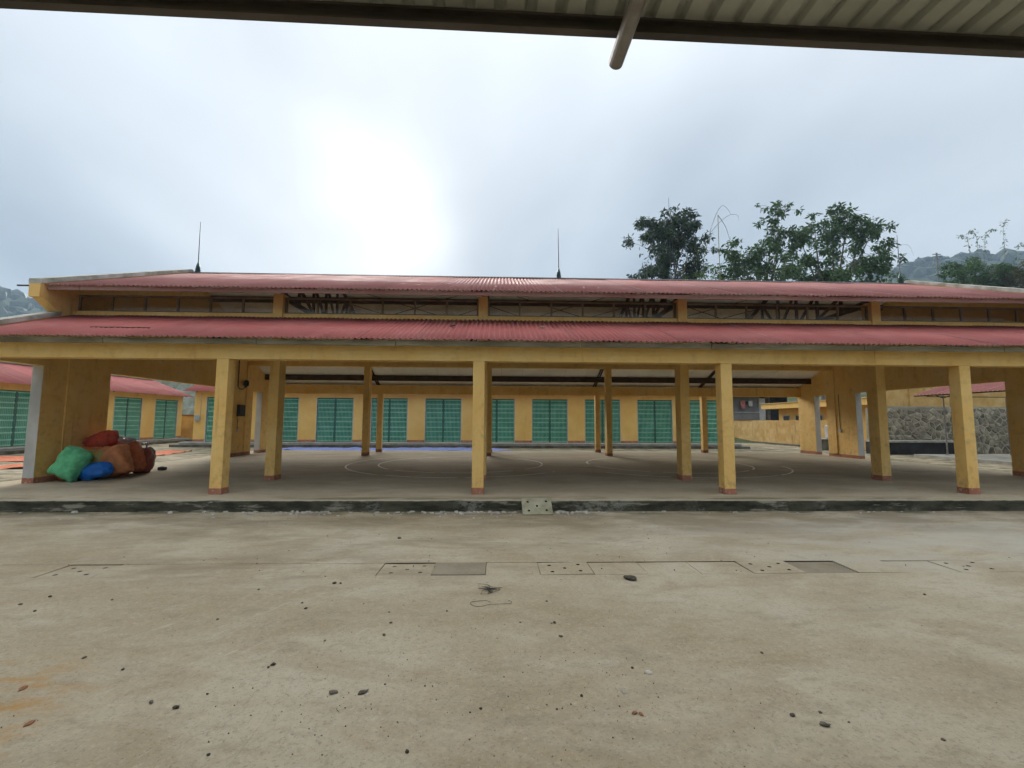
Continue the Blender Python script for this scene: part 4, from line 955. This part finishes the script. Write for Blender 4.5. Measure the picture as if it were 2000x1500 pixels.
sack('sack', 'small olive cream sack between green and orange sacks', 'sack', (-9.22, 2.28, 0.0), (0.23, 0.19, 0.33), (0, -0.05, 0.2), MAT['sack_cream'], 9, wr=0.08)
sack('sack', 'orange brown sack against the wall under the red one', 'sack', (-9.56, 2.5, 0), (0.23, 0.23, 0.37), (0.0, 0.0, 0.1), MAT['sack_orange'], 10, wr=0.08)
sack('sack', 'rust sack at the back supporting the red one', 'sack', (-9.42, 3.1, 0), (0.27, 0.24, 0.36), (0, 0.0, 0.9), MAT['sack_rust'], 11, wr=0.08, rnd_=True)
v_, f_ = round_sack(0.23, 0.17, 0.12, 33, 0.32)
tag(MB().add(v_, f_).build('plastic_sheet', MAT['sheet_grey'], smooth=True, loc=(-9.38, 3.22, 0.79)), 'crumpled pale plastic sheet on top of the sack pile', 'plastic sheet')
t = thing('small_block', 'small dark block on the floor beside the grey bag', 'block', (-9.0, 4.05, 0))
MB().box(-9.1, -8.92, 4.0, 4.12, 0.0, 0.09).build('body', MAT['boxdark'], t, bevel=0.012)
MB().box(-9.06, -8.96, 4.03, 4.09, 0.0895, 0.10).build('lid', MAT['boxdark'], t)

# ------------------------------------------------------------------ tarps
def tarp(name, label, corners, mat, seed, amp=0.03, fold=1.0, group=None):
    mb = MB(); a, b = 40, 26; P = [Vector((*c, 0)) for c in corners]; vs_ = []
    for j in range(b + 1):
        for i in range(a + 1):
            u, v = i / a, j / b
            p = (P[0] * (1 - u) + P[1] * u) * (1 - v) + (P[3] * (1 - u) + P[2] * u) * v
            e = 0.10 * noise.noise((u * 7, v * 7, seed)); p.x += e; p.y += 0.10 * noise.noise((u * 6, v * 6, seed + 9))
            n_ = abs(noise.noise((p.x * 0.9, p.y * 2.4 * fold, seed))) ** 1.5 * 2.4 + 0.35 * abs(noise.noise((p.x * 3, p.y * 4, seed)))
            vs_.append((p.x, p.y, GZ + 0.009 + amp * n_))
    mb.add(vs_, [(j * (a + 1) + i, j * (a + 1) + i + 1, (j + 1) * (a + 1) + i + 1, (j + 1) * (a + 1) + i) for j in range(b) for i in range(a)])
    o = mb.build(name, mat, smooth=True)
    return tag(o, label, 'tarp', group)
tarp('tarp', 'orange drying tarp on the yard nearest the left wall pier', ((-17.5, 5.6), (-14.5, 6.1), (-14.6, 7.3), (-17.8, 7.0)), MAT['tarp_orange'], 1, 0.05, group='tarps spread on the yard')
tarp('tarp', 'orange drying tarp in front of the left shop row steps', ((-20.6, 8.3), (-16.4, 8.6), (-16.9, 10.9), (-20.9, 10.9)), MAT['tarp_orange'], 2, 0.05, group='tarps spread on the yard')
tarp('tarp', 'orange drying tarp on the yard behind the sack pile', ((-19.6, 11.0), (-14.5, 11.4), (-15.2, 14.4), (-19.8, 13.2)), MAT['tarp_orange'], 3, 0.05, group='tarps spread on the yard')
tarp('tarp', 'blue tarp spread in front of the rear shop steps', ((-11.9, 14.7), (1.2, 14.9), (0.2, 17.0), (-11.6, 17.1)), MAT['tarp_blue'], 4, 0.06, 2.2, group='tarps spread on the yard')

# ------------------------------------------------------------------ wall fittings on the left pier
t = thing('wall_lamp', 'dark wall lamp with bent arm high on the left rear pier', 'lamp', (XL, 9.0, 2.9))
MB().tube([(XL + 0.02, 8.75, 3.9), (XL + 0.02, 8.75, 2.72), (XL + 0.05, 8.82, 2.62), (XL + 0.10, 8.95, 2.62), (XL + 0.12, 9.05, 2.72)], 0.018, 8).build('arm', MAT['boxdark'], t)
MB().tube([(XL + 0.12, 9.05, 2.70), (XL + 0.13, 9.08, 2.78), (XL + 0.13, 9.1, 2.95), (XL + 0.13, 9.1, 3.0)], [0.05, 0.10, 0.10, 0.03], 12).build('lamp_head', MAT['boxdark'], t)
t = thing('switch_box', 'dark electric box fixed to the left rear pier below the lamp', 'electric box', (XL, 9.0, 1.7))
MB().box(XL + 0.001, XL + 0.11, 8.78, 9.18, 1.55, 2.0).build('housing', MAT['boxdark'], t, bevel=0.01)
MB().tube([(XL + 0.012, 8.86, 1.55), (XL + 0.012, 8.86, 1.0)], 0.008, 6).build('wire', MAT['boxdark'], t)
MB().box(XL + 0.001, XL + 0.04, 8.81, 8.91, 0.92, 1.0).build('socket', MAT['boxgrey'], t)
t = thing('wall_socket', 'small socket at the end of a wire on the right rear pier', 'socket', (XR, 9.2, 1.1))
MB().tube([(XR - 0.012, 9.15, 2.6), (XR - 0.012, 9.15, 1.15)], 0.009, 6).build('wire', MAT['boxdark'], t)
MB().box(XR - 0.04, XR - 0.001, 9.09, 9.21, 1.05, 1.15).build('socket', MAT['boxgrey'], t)

# ------------------------------------------------------------------ spare cover leaning on the kerb, rubble, stones
sp = cover_mesh(0.53, 0.40, 0.06, True); sp.materials[0] = MAT['slabgreen']
L_ = math.atan2(0.205, 0.30)
o = obj('concrete_slab', sp, loc=(1.09, -0.775, -0.072), rot=(L_, 0, 0.02)); tag(o, 'spare concrete cover with five holes leaning on the kerb', 'slab')
def chip_geo(mb, c, r, flat, rr):
    n_ = rr.randint(4, 6); a0 = rr.random() * 6
    top, bot = [], []
    for i in range(n_):
        a_ = a0 + 2 * math.pi * i / n_ + rr.uniform(-0.3, 0.3); q_ = r * rr.uniform(0.65, 1.2)
        bot.append((c[0] + q_ * math.cos(a_), c[1] + q_ * math.sin(a_) * 0.8, c[2] - 0.004))
        top.append((c[0] + q_ * 0.8 * math.cos(a_), c[1] + q_ * 0.65 * math.sin(a_), c[2] + r * flat * rr.uniform(0.7, 1.4)))
    mb.add(bot + top, [tuple(range(n_, 2 * n_))] + [(i, (i + 1) % n_, n_ + (i + 1) % n_, n_ + i) for i in range(n_)])
r4 = random.Random(11); pb = MB()
for _ in range(290):
    x_ = r4.choice([r4.gauss(-3.6, 0.5), r4.gauss(-2.9, 0.25), r4.gauss(-0.9, 0.55), r4.gauss(0.2, 0.45), r4.gauss(1.65, 0.35), r4.uniform(-9, 9)])
    y_ = HY0 - 0.03 - abs(r4.gauss(0, 0.07)) - (r4.random() ** 4) * 0.5
    chip_geo(pb, (x_, y_, GZ + 0.004), r4.uniform(0.012, 0.055) * (1 if y_ > -0.85 else 0.5), r4.uniform(0.2, 0.5), r4)
pb.build('plaster_rubble', MAT['plaster'], kind='stuff', label='pale broken plaster crumbs along the foot of the kerb', category='rubble')
gr = MB()
for _ in range(420):
    x_ = r4.gauss(0.3, 2.8); y_ = r4.uniform(-6.9, -1.0)
    if r4.random() < 0.4: x_, y_ = r4.choice([(r4.gauss(1.1, 0.35), r4.gauss(-5.9, 0.25)), (r4.gauss(-0.5, 0.3), r4.gauss(-5.9, 0.2)), (r4.gauss(0.4, 0.6), r4.gauss(-5.4, 0.5))])
    chip_geo(gr, (x_, y_, GZ + 0.002), r4.uniform(0.0018, 0.005) * (1.6 if y_ > -4 else 1), 0.8, r4)
gr.build('grit', MAT['pebble'], kind='stuff', label='fine dark grit scattered over the concrete yard', category='grit')
stone_meshes = []
for s_ in range(7):
    bm = bmesh.new(); bmesh.ops.create_icosphere(bm, subdivisions=2, radius=1)
    for v in bm.verts: v.co *= 1 + 0.45 * noise.noise(v.co * 1.3 + Vector((s_ * 7, 0, 0))) + 0.15 * noise.noise(v.co * 3.5 + Vector((s_ * 3, 1, 0)))
    for v in bm.verts: v.co.z = max(v.co.z * 0.62, -0.42)
    me = bpy.data.meshes.new('stone'); bm.to_mesh(me); bm.free(); me.materials.append(MAT['pebble']); stone_meshes.append(me)
PX = [(590,1178,5),(597,1189,7),(1083,1217,8),(1077,1218,5),(1095,1244,8),(1016,1216,5),(533,1299,10),(524,1304,6),(830,1340,5),(405,1356,6),(295,1373,10),(344,1383,12),(407,1475,9),(795,1469,10),(939,1385,7),(918,1392,5),(1136,1360,8),(1088,1386,6),(1068,1377,4),
      (1235,1305,7),(1548,1398,11),(1602,1392,8),(1842,1446,9),(780,1052,9),(1806,1162,7),(873,1194,5),(763,1217,7),(750,1241,8),(634,1252,5),(165,1285,8),(240,1308,8),(68,1194,6),(40,1181,7),(98,1166,7),(219,1172,5),(752,1337,5),(615,1436,4),(628,1437,4),(917,1445,5),
      (1115,1376,4),(1488,1276,7),(1658,1411,5),(1210,1380,4),(425,1210,6),(653,1140,9),(665,1140,6),(505,1152,5),(1068,1175,6),(710,1180,4),(760,1196,4)]
for i, (px_, py_, s_) in enumerate(PX):
    p = at_z(px_, py_, GZ); dist = (p - CAM).dot(fwd); r_ = s_ * dist / F_PX * 0.42
    o = obj('stone', stone_meshes[i % 7], loc=(p.x, p.y, GZ + r_ * 0.40), rot=(0, 0, rnd.uniform(0, 6))); o.scale = (r_ * 1.15, r_ * 0.85, r_)
    tag(o, 'small loose grey stone lying on the concrete yard', 'stone', 'small stones scattered on the yard')
def special(px_, py_, s_, label, mat=None, flat=1.0, name='stone', cat='stone'):
    p = at_z(px_, py_, GZ); dist = (p - CAM).dot(fwd); r_ = s_ * dist / F_PX * 0.5
    me = stone_meshes[(px_ + py_) % 7]
    if mat: me = me.copy(); me.materials.clear(); me.materials.append(mat)
    o = obj(name, me, loc=(p.x, p.y, GZ + r_ * 0.40 * flat), rot=(0, 0, rnd.uniform(0, 6))); o.scale = (r_ * 1.2, r_ * 0.8, r_ * flat)
    tag(o, label, cat)
special(1231, 1131, 25, 'flat dark rock lying just in front of the drain covers', None, 0.5)
special(1611, 1417, 15, 'largest dark stone in the right foreground of the yard', None, 0.8)
special(1239, 1394, 10, 'left one of two brown brick crumbs lying together in the foreground', MAT['brickred'], 0.8, 'brick_fragment', 'brick')
special(1252, 1396, 10, 'right one of two brown brick crumbs lying together in the foreground', MAT['brickred'], 0.7, 'brick_fragment', 'brick')
special(1268, 1314, 12, 'pale plaster lump in the centre foreground', MAT['plaster'], 0.6, 'plaster_lump', 'rubble')
special(1218, 1351, 13, 'pale flat plaster flake in front of the plaster lump', MAT['plaster'], 0.35, 'plaster_lump', 'rubble')
special(651, 1354, 15, 'left dark crumbled lump of the pair in the left foreground', None, 0.6, 'dirt_clump', 'dirt')
special(709, 1353, 16, 'right dark crumbled lump of the pair in the left foreground', None, 0.5, 'dirt_clump', 'dirt')
special(45, 1345, 14, 'brown earth clod at the left edge of the yard', MAT['brickred'], 0.4, 'dirt_clump', 'dirt')
special(58, 1413, 16, 'rust brown earth clod nearest the bottom left corner', MAT['brickred'], 0.35, 'dirt_clump', 'dirt')
def wire(label, pts):
    o = MB().tube(pts, 0.0017, 6).build('wire_scrap', MAT['boxdark']); tag(o, label, 'wire')
p0 = at_z(938, 1180, GZ)
wire('thin dark wire loop lying on the yard near the centre', [(p0.x - 0.0 + 0.09 * math.cos(a * 0.4) + 0.012 * a * (a > 14), p0.y + 0.06 * math.sin(a * 0.4), GZ + 0.008 + 0.004 * math.sin(a)) for a in range(20)])
p0 = at_z(955, 1153, GZ)
wire('tangled thin wire scrap just behind the wire loop', [(p0.x + 0.16 * noise.noise((a * 0.31, 1, 0)) * 1.6, p0.y + 0.13 * noise.noise((a * 0.27, 7, 0)) * 1.5, GZ + 0.012 + 0.015 * abs(noise.noise((a * 0.4, 3, 3)))) for a in range(60)])
for px_, py_, lab, m_ in ((1058, 639, 'pale scrap lying on the lower roof right of the middle column', 'plaster'), (884, 638, 'small dark scrap lying on the lower roof left of the middle column', 'boxdark')):
    p = at(px_, py_, 0.9); y_ = 0.95
    q_ = at(px_, py_, y_); mb = MB(); rr = random.Random(px_)
    zc_ = zl(y_) + 0.022
    mb.bar((q_.x - 0.06, y_ - 0.02, zc_ + 0.01), (q_.x + 0.06, y_ + 0.03, zc_ + 0.035), 0.06, 0.014).bar((q_.x + 0.01, y_, zc_ + 0.024), (q_.x + 0.05, y_ - 0.04, zc_ + 0.01), 0.04, 0.014)
    tag(mb.build('roof_scrap', MAT[m_]), lab, 'debris')

# ------------------------------------------------------------------ trees
def leaf_cloud(mb, c, r, n_, L, rr, droop=0.5, shell=0.5):
    c = Vector(c)
    for _ in range(n_):
        d_ = Vector((rr.gauss(0, 1), rr.gauss(0, 1), rr.gauss(0, 1))).normalized() * (rr.random() ** shell)
        p = c + Vector((d_.x * r[0], d_.y * r[1], d_.z * r[2]))
        ax = Vector((rr.uniform(-1, 1), rr.uniform(-1, 1), rr.uniform(-1, 1) - droop)).normalized()
        sd = ax.cross(Vector((rr.uniform(-1, 1), rr.uniform(-1, 1), rr.uniform(-1, 1)))).normalized()
        l_ = L * rr.uniform(0.6, 1.3); w_ = l_ * rr.uniform(0.26, 0.42); nrm = ax.cross(sd)
        mb.add([p, p + ax * l_ * 0.45 + sd * w_ / 2 + nrm * l_ * 0.06, p + ax * l_, p + ax * l_ * 0.45 - sd * w_ / 2 + nrm * l_ * 0.06], [(0, 1, 2, 3)])
def raw_build(mb, name, mat, parent):
    me = bpy.data.meshes.new(name); me.from_pydata(mb.v, [], mb.f); me.materials.append(mat)
    return obj(name, me, parent)
def tree(name, label, base, clusters, mat, L, dens, seed, group, trunk_r=0.22, droop=0.5, lean=0.0, sub=11):
    rr = random.Random(seed); bx, by = base; bz = terrain_z(bx, by) - 0.1
    t = thing(name, label, 'tree', (bx, by, bz), group)
    tops = [Vector(c) for c, r in clusters]
    zt = max(p.z for p in tops); cx_ = sum(p.x for p in tops) / len(tops)
    fork = Vector((bx + (cx_ - bx) * 0.5, by, bz + (min(p.z for p in tops) - bz) * 0.78))
    tr = MB(); tr.tube([(bx, by, bz), (bx + 0.1, by, bz + 1), tuple(fork.lerp(Vector((bx, by, bz)), 0.4)), tuple(fork)], [trunk_r * 1.5, trunk_r, trunk_r * 0.85, trunk_r * 0.65], 10)
    cr = MB()
    for c, r in clusters:
        c = Vector(c); mid = fork.lerp(c, 0.5) + Vector((rr.uniform(-.4, .4), rr.uniform(-.4, .4), 0.3))
        tr.tube([fork, mid, c], [trunk_r * 0.5, trunk_r * 0.28, trunk_r * 0.08], 6)
        # each bough carries several uneven leaf clumps with gaps between
        for _ in range(sub):
            o_ = Vector((rr.gauss(0, 0.62) * r[0], rr.gauss(0, 0.6) * r[1], rr.gauss(0, 0.62) * r[2])); q_ = rr.uniform(0.22, 0.5)
            tr.tube([c, c + o_ * 0.6 + Vector((0, 0, 0.1)), c + o_], [trunk_r * 0.08, trunk_r * 0.05, 0.012], 5)
            leaf_cloud(cr, c + o_, (r[0] * q_, r[1] * q_, r[2] * q_), int(dens * q_ * q_ * r[0] * r[2] * 5.0), L, rr, droop)
        leaf_cloud(cr, c, (r[0] * 1.05, r[1], r[2] * 1.05), int(dens * 0.25 * r[0] * r[2]), L, rr, droop, 0.4)
    tr.build('trunk', MAT['trunk'], t, smooth=True)
    raw_build(cr, 'crown', mat, t)
    return t
def cl(Y, lst, depth=0.8):
    out = []
    for px_, py_, rx_, rz_ in lst:
        p = at(px_, py_, Y + rnd.uniform(-1, 1)); k_ = (p - CAM).dot(fwd) / F_PX
        out.append((p, (rx_ * k_, max(rx_, rz_) * k_ * depth, rz_ * k_)))
    return out
GT = 'trees standing behind the hall'
tree('tall_tree', 'dark dense tall tree behind the hall left of the arching bamboo', (16.6, 30.5),
     cl(30, [(1283, 447, 30, 26), (1335, 438, 28, 26), (1312, 470, 44, 28), (1275, 490, 26, 30), (1345, 485, 28, 30), (1308, 510, 44, 28), (1342, 530, 32, 26), (1288, 540, 34, 26), (1310, 580, 50, 40), (1310, 425, 26, 14)]), MAT['leaf_dark'], 0.40, 62, 21, GT, 0.26)
tree('tall_tree', 'slender tree with a leafy spire between the bamboo and the broad crown', (25.5, 31.5),
     cl(31, [(1521, 410, 20, 16), (1510, 432, 15, 16), (1522, 462, 22, 22), (1540, 495, 30, 24), (1498, 500, 28, 22), (1465, 495, 30, 22), (1428, 490, 26, 16), (1440, 525, 34, 24), (1500, 530, 40, 26), (1475, 560, 60, 30)]), MAT['leaf_mid'], 0.44, 46, 22, GT, 0.24)
tree('tall_tree', 'broad tree with the widest crown behind the right part of the hall', (31.5, 32.5),
     cl(32, [(1560, 460, 22, 22), (1590, 440, 28, 20), (1655, 425, 30, 24), (1625, 470, 40, 28), (1590, 505, 40, 28), (1680, 470, 32, 28), (1660, 515, 44, 28), (1600, 545, 50, 28), (1705, 450, 22, 20), (1718, 495, 20, 20), (1705, 530, 26, 16), (1640, 570, 60, 30)]), MAT['leaf_mid'], 0.46, 44, 23, GT, 0.3)
tree('small_tree', 'fresh light green bush peeping over the roof between the two tall trees', (17.5, 27.0), cl(27, [(1390, 533, 20, 10), (1372, 542, 18, 12), (1402, 546, 18, 12)]), MAT['leaf_fresh'], 0.30, 60, 24, GT, 0.12, sub=5)
tree('small_tree', 'small pale tree beside the right lightning rod', (46, 46), cl(46, [(1748, 540, 18, 12), (1768, 548, 16, 14), (1735, 552, 14, 10)]), MAT['leaf_mid'], 0.34, 40, 25, GT, 0.14, sub=5)
tree('bushy_tree', 'dark green bushy tree on the slope at the right', (57, 42), cl(42, [(1880, 530, 26, 18), (1905, 520, 26, 16), (1895, 550, 44, 20), (1925, 540, 26, 18), (1862, 553, 22, 14), (1890, 580, 50, 24)]), MAT['leaf_mid'], 0.50, 40, 26, GT, 0.26)
tree('bushy_tree', 'olive brown bushy tree at the right edge of the view', (66, 43), cl(43, [(1960, 540, 28, 16), (1990, 525, 26, 18), (2015, 540, 34, 24), (1975, 560, 40, 20), (2010, 580, 50, 24)]), MAT['leaf_olive'], 0.50, 40, 27, GT, 0.26)
# ridge line trees on the right hill, told apart one by one
for i, (px_, py_, r_) in enumerate(((1768, 512, 11), (1790, 508, 14), (1815, 504, 16), (1842, 503, 15), (1878, 498, 17), (1915, 494, 18), (1948, 502, 13), (1975, 500, 19), (1745, 522, 10), (2004, 505, 16))):
    Yr = 400; p = at(px_, py_ + 4, Yr); k_ = (p - CAM).dot(fwd) / F_PX
    t = thing('ridge_tree', 'hazy rounded tree on the crest of the right hill', 'tree', (p.x, p.y, terrain_z(p.x, p.y)), 'trees along the crest of the right hill')
    mb = MB(); rr = random.Random(i)
    for _ in range(9): blob(mb, (p.x + rr.gauss(0, 0.45) * r_ * k_, p.y + rr.gauss(0, 2), p.z + rr.uniform(-0.35, 0.2) * r_ * k_), r_ * k_ * rr.uniform(0.3, 0.5), r_ * k_ * rr.uniform(0.22, 0.38), ICO2, rr.random() * 90)
    mb.build('crown', MAT['leaf_hill'], t)
    MB().tube([(p.x, p.y, terrain_z(p.x, p.y) - 1), (p.x, p.y, p.z)], [0.8, 0.4], 6).build('trunk', MAT['trunk'], t)
# arching bamboo
def bamboo(label, Y, curves, group, L=0.3, nleaf=40, seed=1, rad=0.035):
    p0 = at(curves[0][0][0], curves[0][0][1], Y)
    t = thing('bamboo', label, 'bamboo', (p0.x, Y, terrain_z(p0.x, Y)), group)
    rr = random.Random(seed)
    for cv in curves:
        pts = [at(a, b, Y) for a, b in cv]; fine = []
        for i in range(len(pts) - 1):
            pm, pn = pts[max(i - 1, 0)], pts[min(i + 2, len(pts) - 1)]
            for s_ in range(6):
                u = s_ / 6; a, b = pts[i], pts[i + 1]
                fine.append(0.5 * ((2 * a) + (b - pm) * u + (2 * pm - 5 * a + 4 * b - pn) * u * u + (3 * a - pm - 3 * b + pn) * u ** 3))
        fine.append(pts[-1])
        g0 = Vector((fine[0].x, Y, terrain_z(fine[0].x, Y)))
        MB().tube([g0] + fine, [rad] + [rad * (1 - 0.8 * i / len(fine)) for i in range(len(fine))], 6).build('culm', MAT['culm'], t, smooth=True)
        if nleaf:
            lf = MB()
            for i in range(nleaf):
                p = fine[int(len(fine) * (0.35 + 0.65 * rr.random())) - 1]
                leaf_cloud(lf, p, (0.5, 0.4, 0.4), 2, L, rr, 0.6)
            raw_build(lf, 'leaves', MAT['leaf_mid'], t)
bamboo('two bare arching bamboo culms between the tall trees', 29, [[(1366, 560), (1378, 490), (1394, 430), (1410, 402), (1424, 412), (1426, 420)], [(1360, 500), (1380, 465), (1405, 435), (1425, 420), (1440, 420), (1442, 430)], [(1402, 420), (1418, 445), (1428, 480)]], 'bamboo', nleaf=0, rad=0.03)
bamboo('sparse feathery bamboo tips above the hill at the right edge', 60, [[(1890, 560), (1894, 500), (1888, 465), (1872, 462)], [(1925, 560), (1922, 490), (1926, 455), (1945, 448)], [(1962, 560), (1962, 490), (1960, 445), (1965, 430)], [(1905, 560), (1910, 480), (1900, 450), (1890, 458)], [(1985, 560), (1984, 510), (1990, 478), (2005, 480)]], 'bamboo', L=0.42, nleaf=34, seed=4, rad=0.04)
bamboo('single faint bamboo arch beside the right lightning rod', 50, [[(1738, 560), (1742, 500), (1758, 480), (1775, 480), (1785, 500)]], 'bamboo', nleaf=0, rad=0.03)
# bare poles beyond the ridge
for px_, py_, Y, lab in ((1306, 386, 29.0, 'thin bare mast rising in front of the dark dense tree'), (1263, 514, 28.0, 'short thin mast left of the dark dense tree')):
    p = at(px_, py_, Y); z0 = terrain_z(p.x, Y)
    o = MB().tube([(p.x - 0.05, Y, z0), (p.x, Y, (z0 + p.z) / 2), (p.x, Y, p.z)], [0.05, 0.035, 0.018], 8).build('mast', MAT['rod'])
    tag(o, lab, 'mast', 'thin masts behind the hall')
p = at(1829, 494, 85); z0 = terrain_z(p.x, 85)
t = thing('utility_pole', 'utility pole with short crossarms in front of the right hill', 'utility pole', (p.x, 85, z0))
MB().tube([(p.x, 85, z0 - 0.3), (p.x, 85, p.z)], [0.28, 0.17], 8).build('pole', MAT['pole'], t)
for dz in (0.35, 0.9): MB().bar((p.x - 0.95, 85, p.z - dz), (p.x + 0.95, 85, p.z - dz + 0.05), 0.14, 0.16).build('crossarm', MAT['pole'], t)

# ------------------------------------------------------------------ air
hz = MB().box(-870, 870, -870, 870, -2.5, 188).build('haze', MAT['rod'], kind='stuff', label='pale damp air over the whole valley', category='haze')
hm = bpy.data.materials.new('damp_air'); hm.use_nodes = True; hm.node_tree.nodes.clear()
ho = hm.node_tree.nodes.new('ShaderNodeOutputMaterial'); hv = hm.node_tree.nodes.new('ShaderNodeVolumePrincipled')
hv.inputs['Color'].default_value = (0.58, 0.79, 1.0, 1); hv.inputs['Density'].default_value = 0.0006; hv.inputs['Anisotropy'].default_value = 0.2
hm.node_tree.links.new(hv.outputs[0], ho.inputs['Volume'])
hz.data.materials.clear(); hz.data.materials.append(hm)
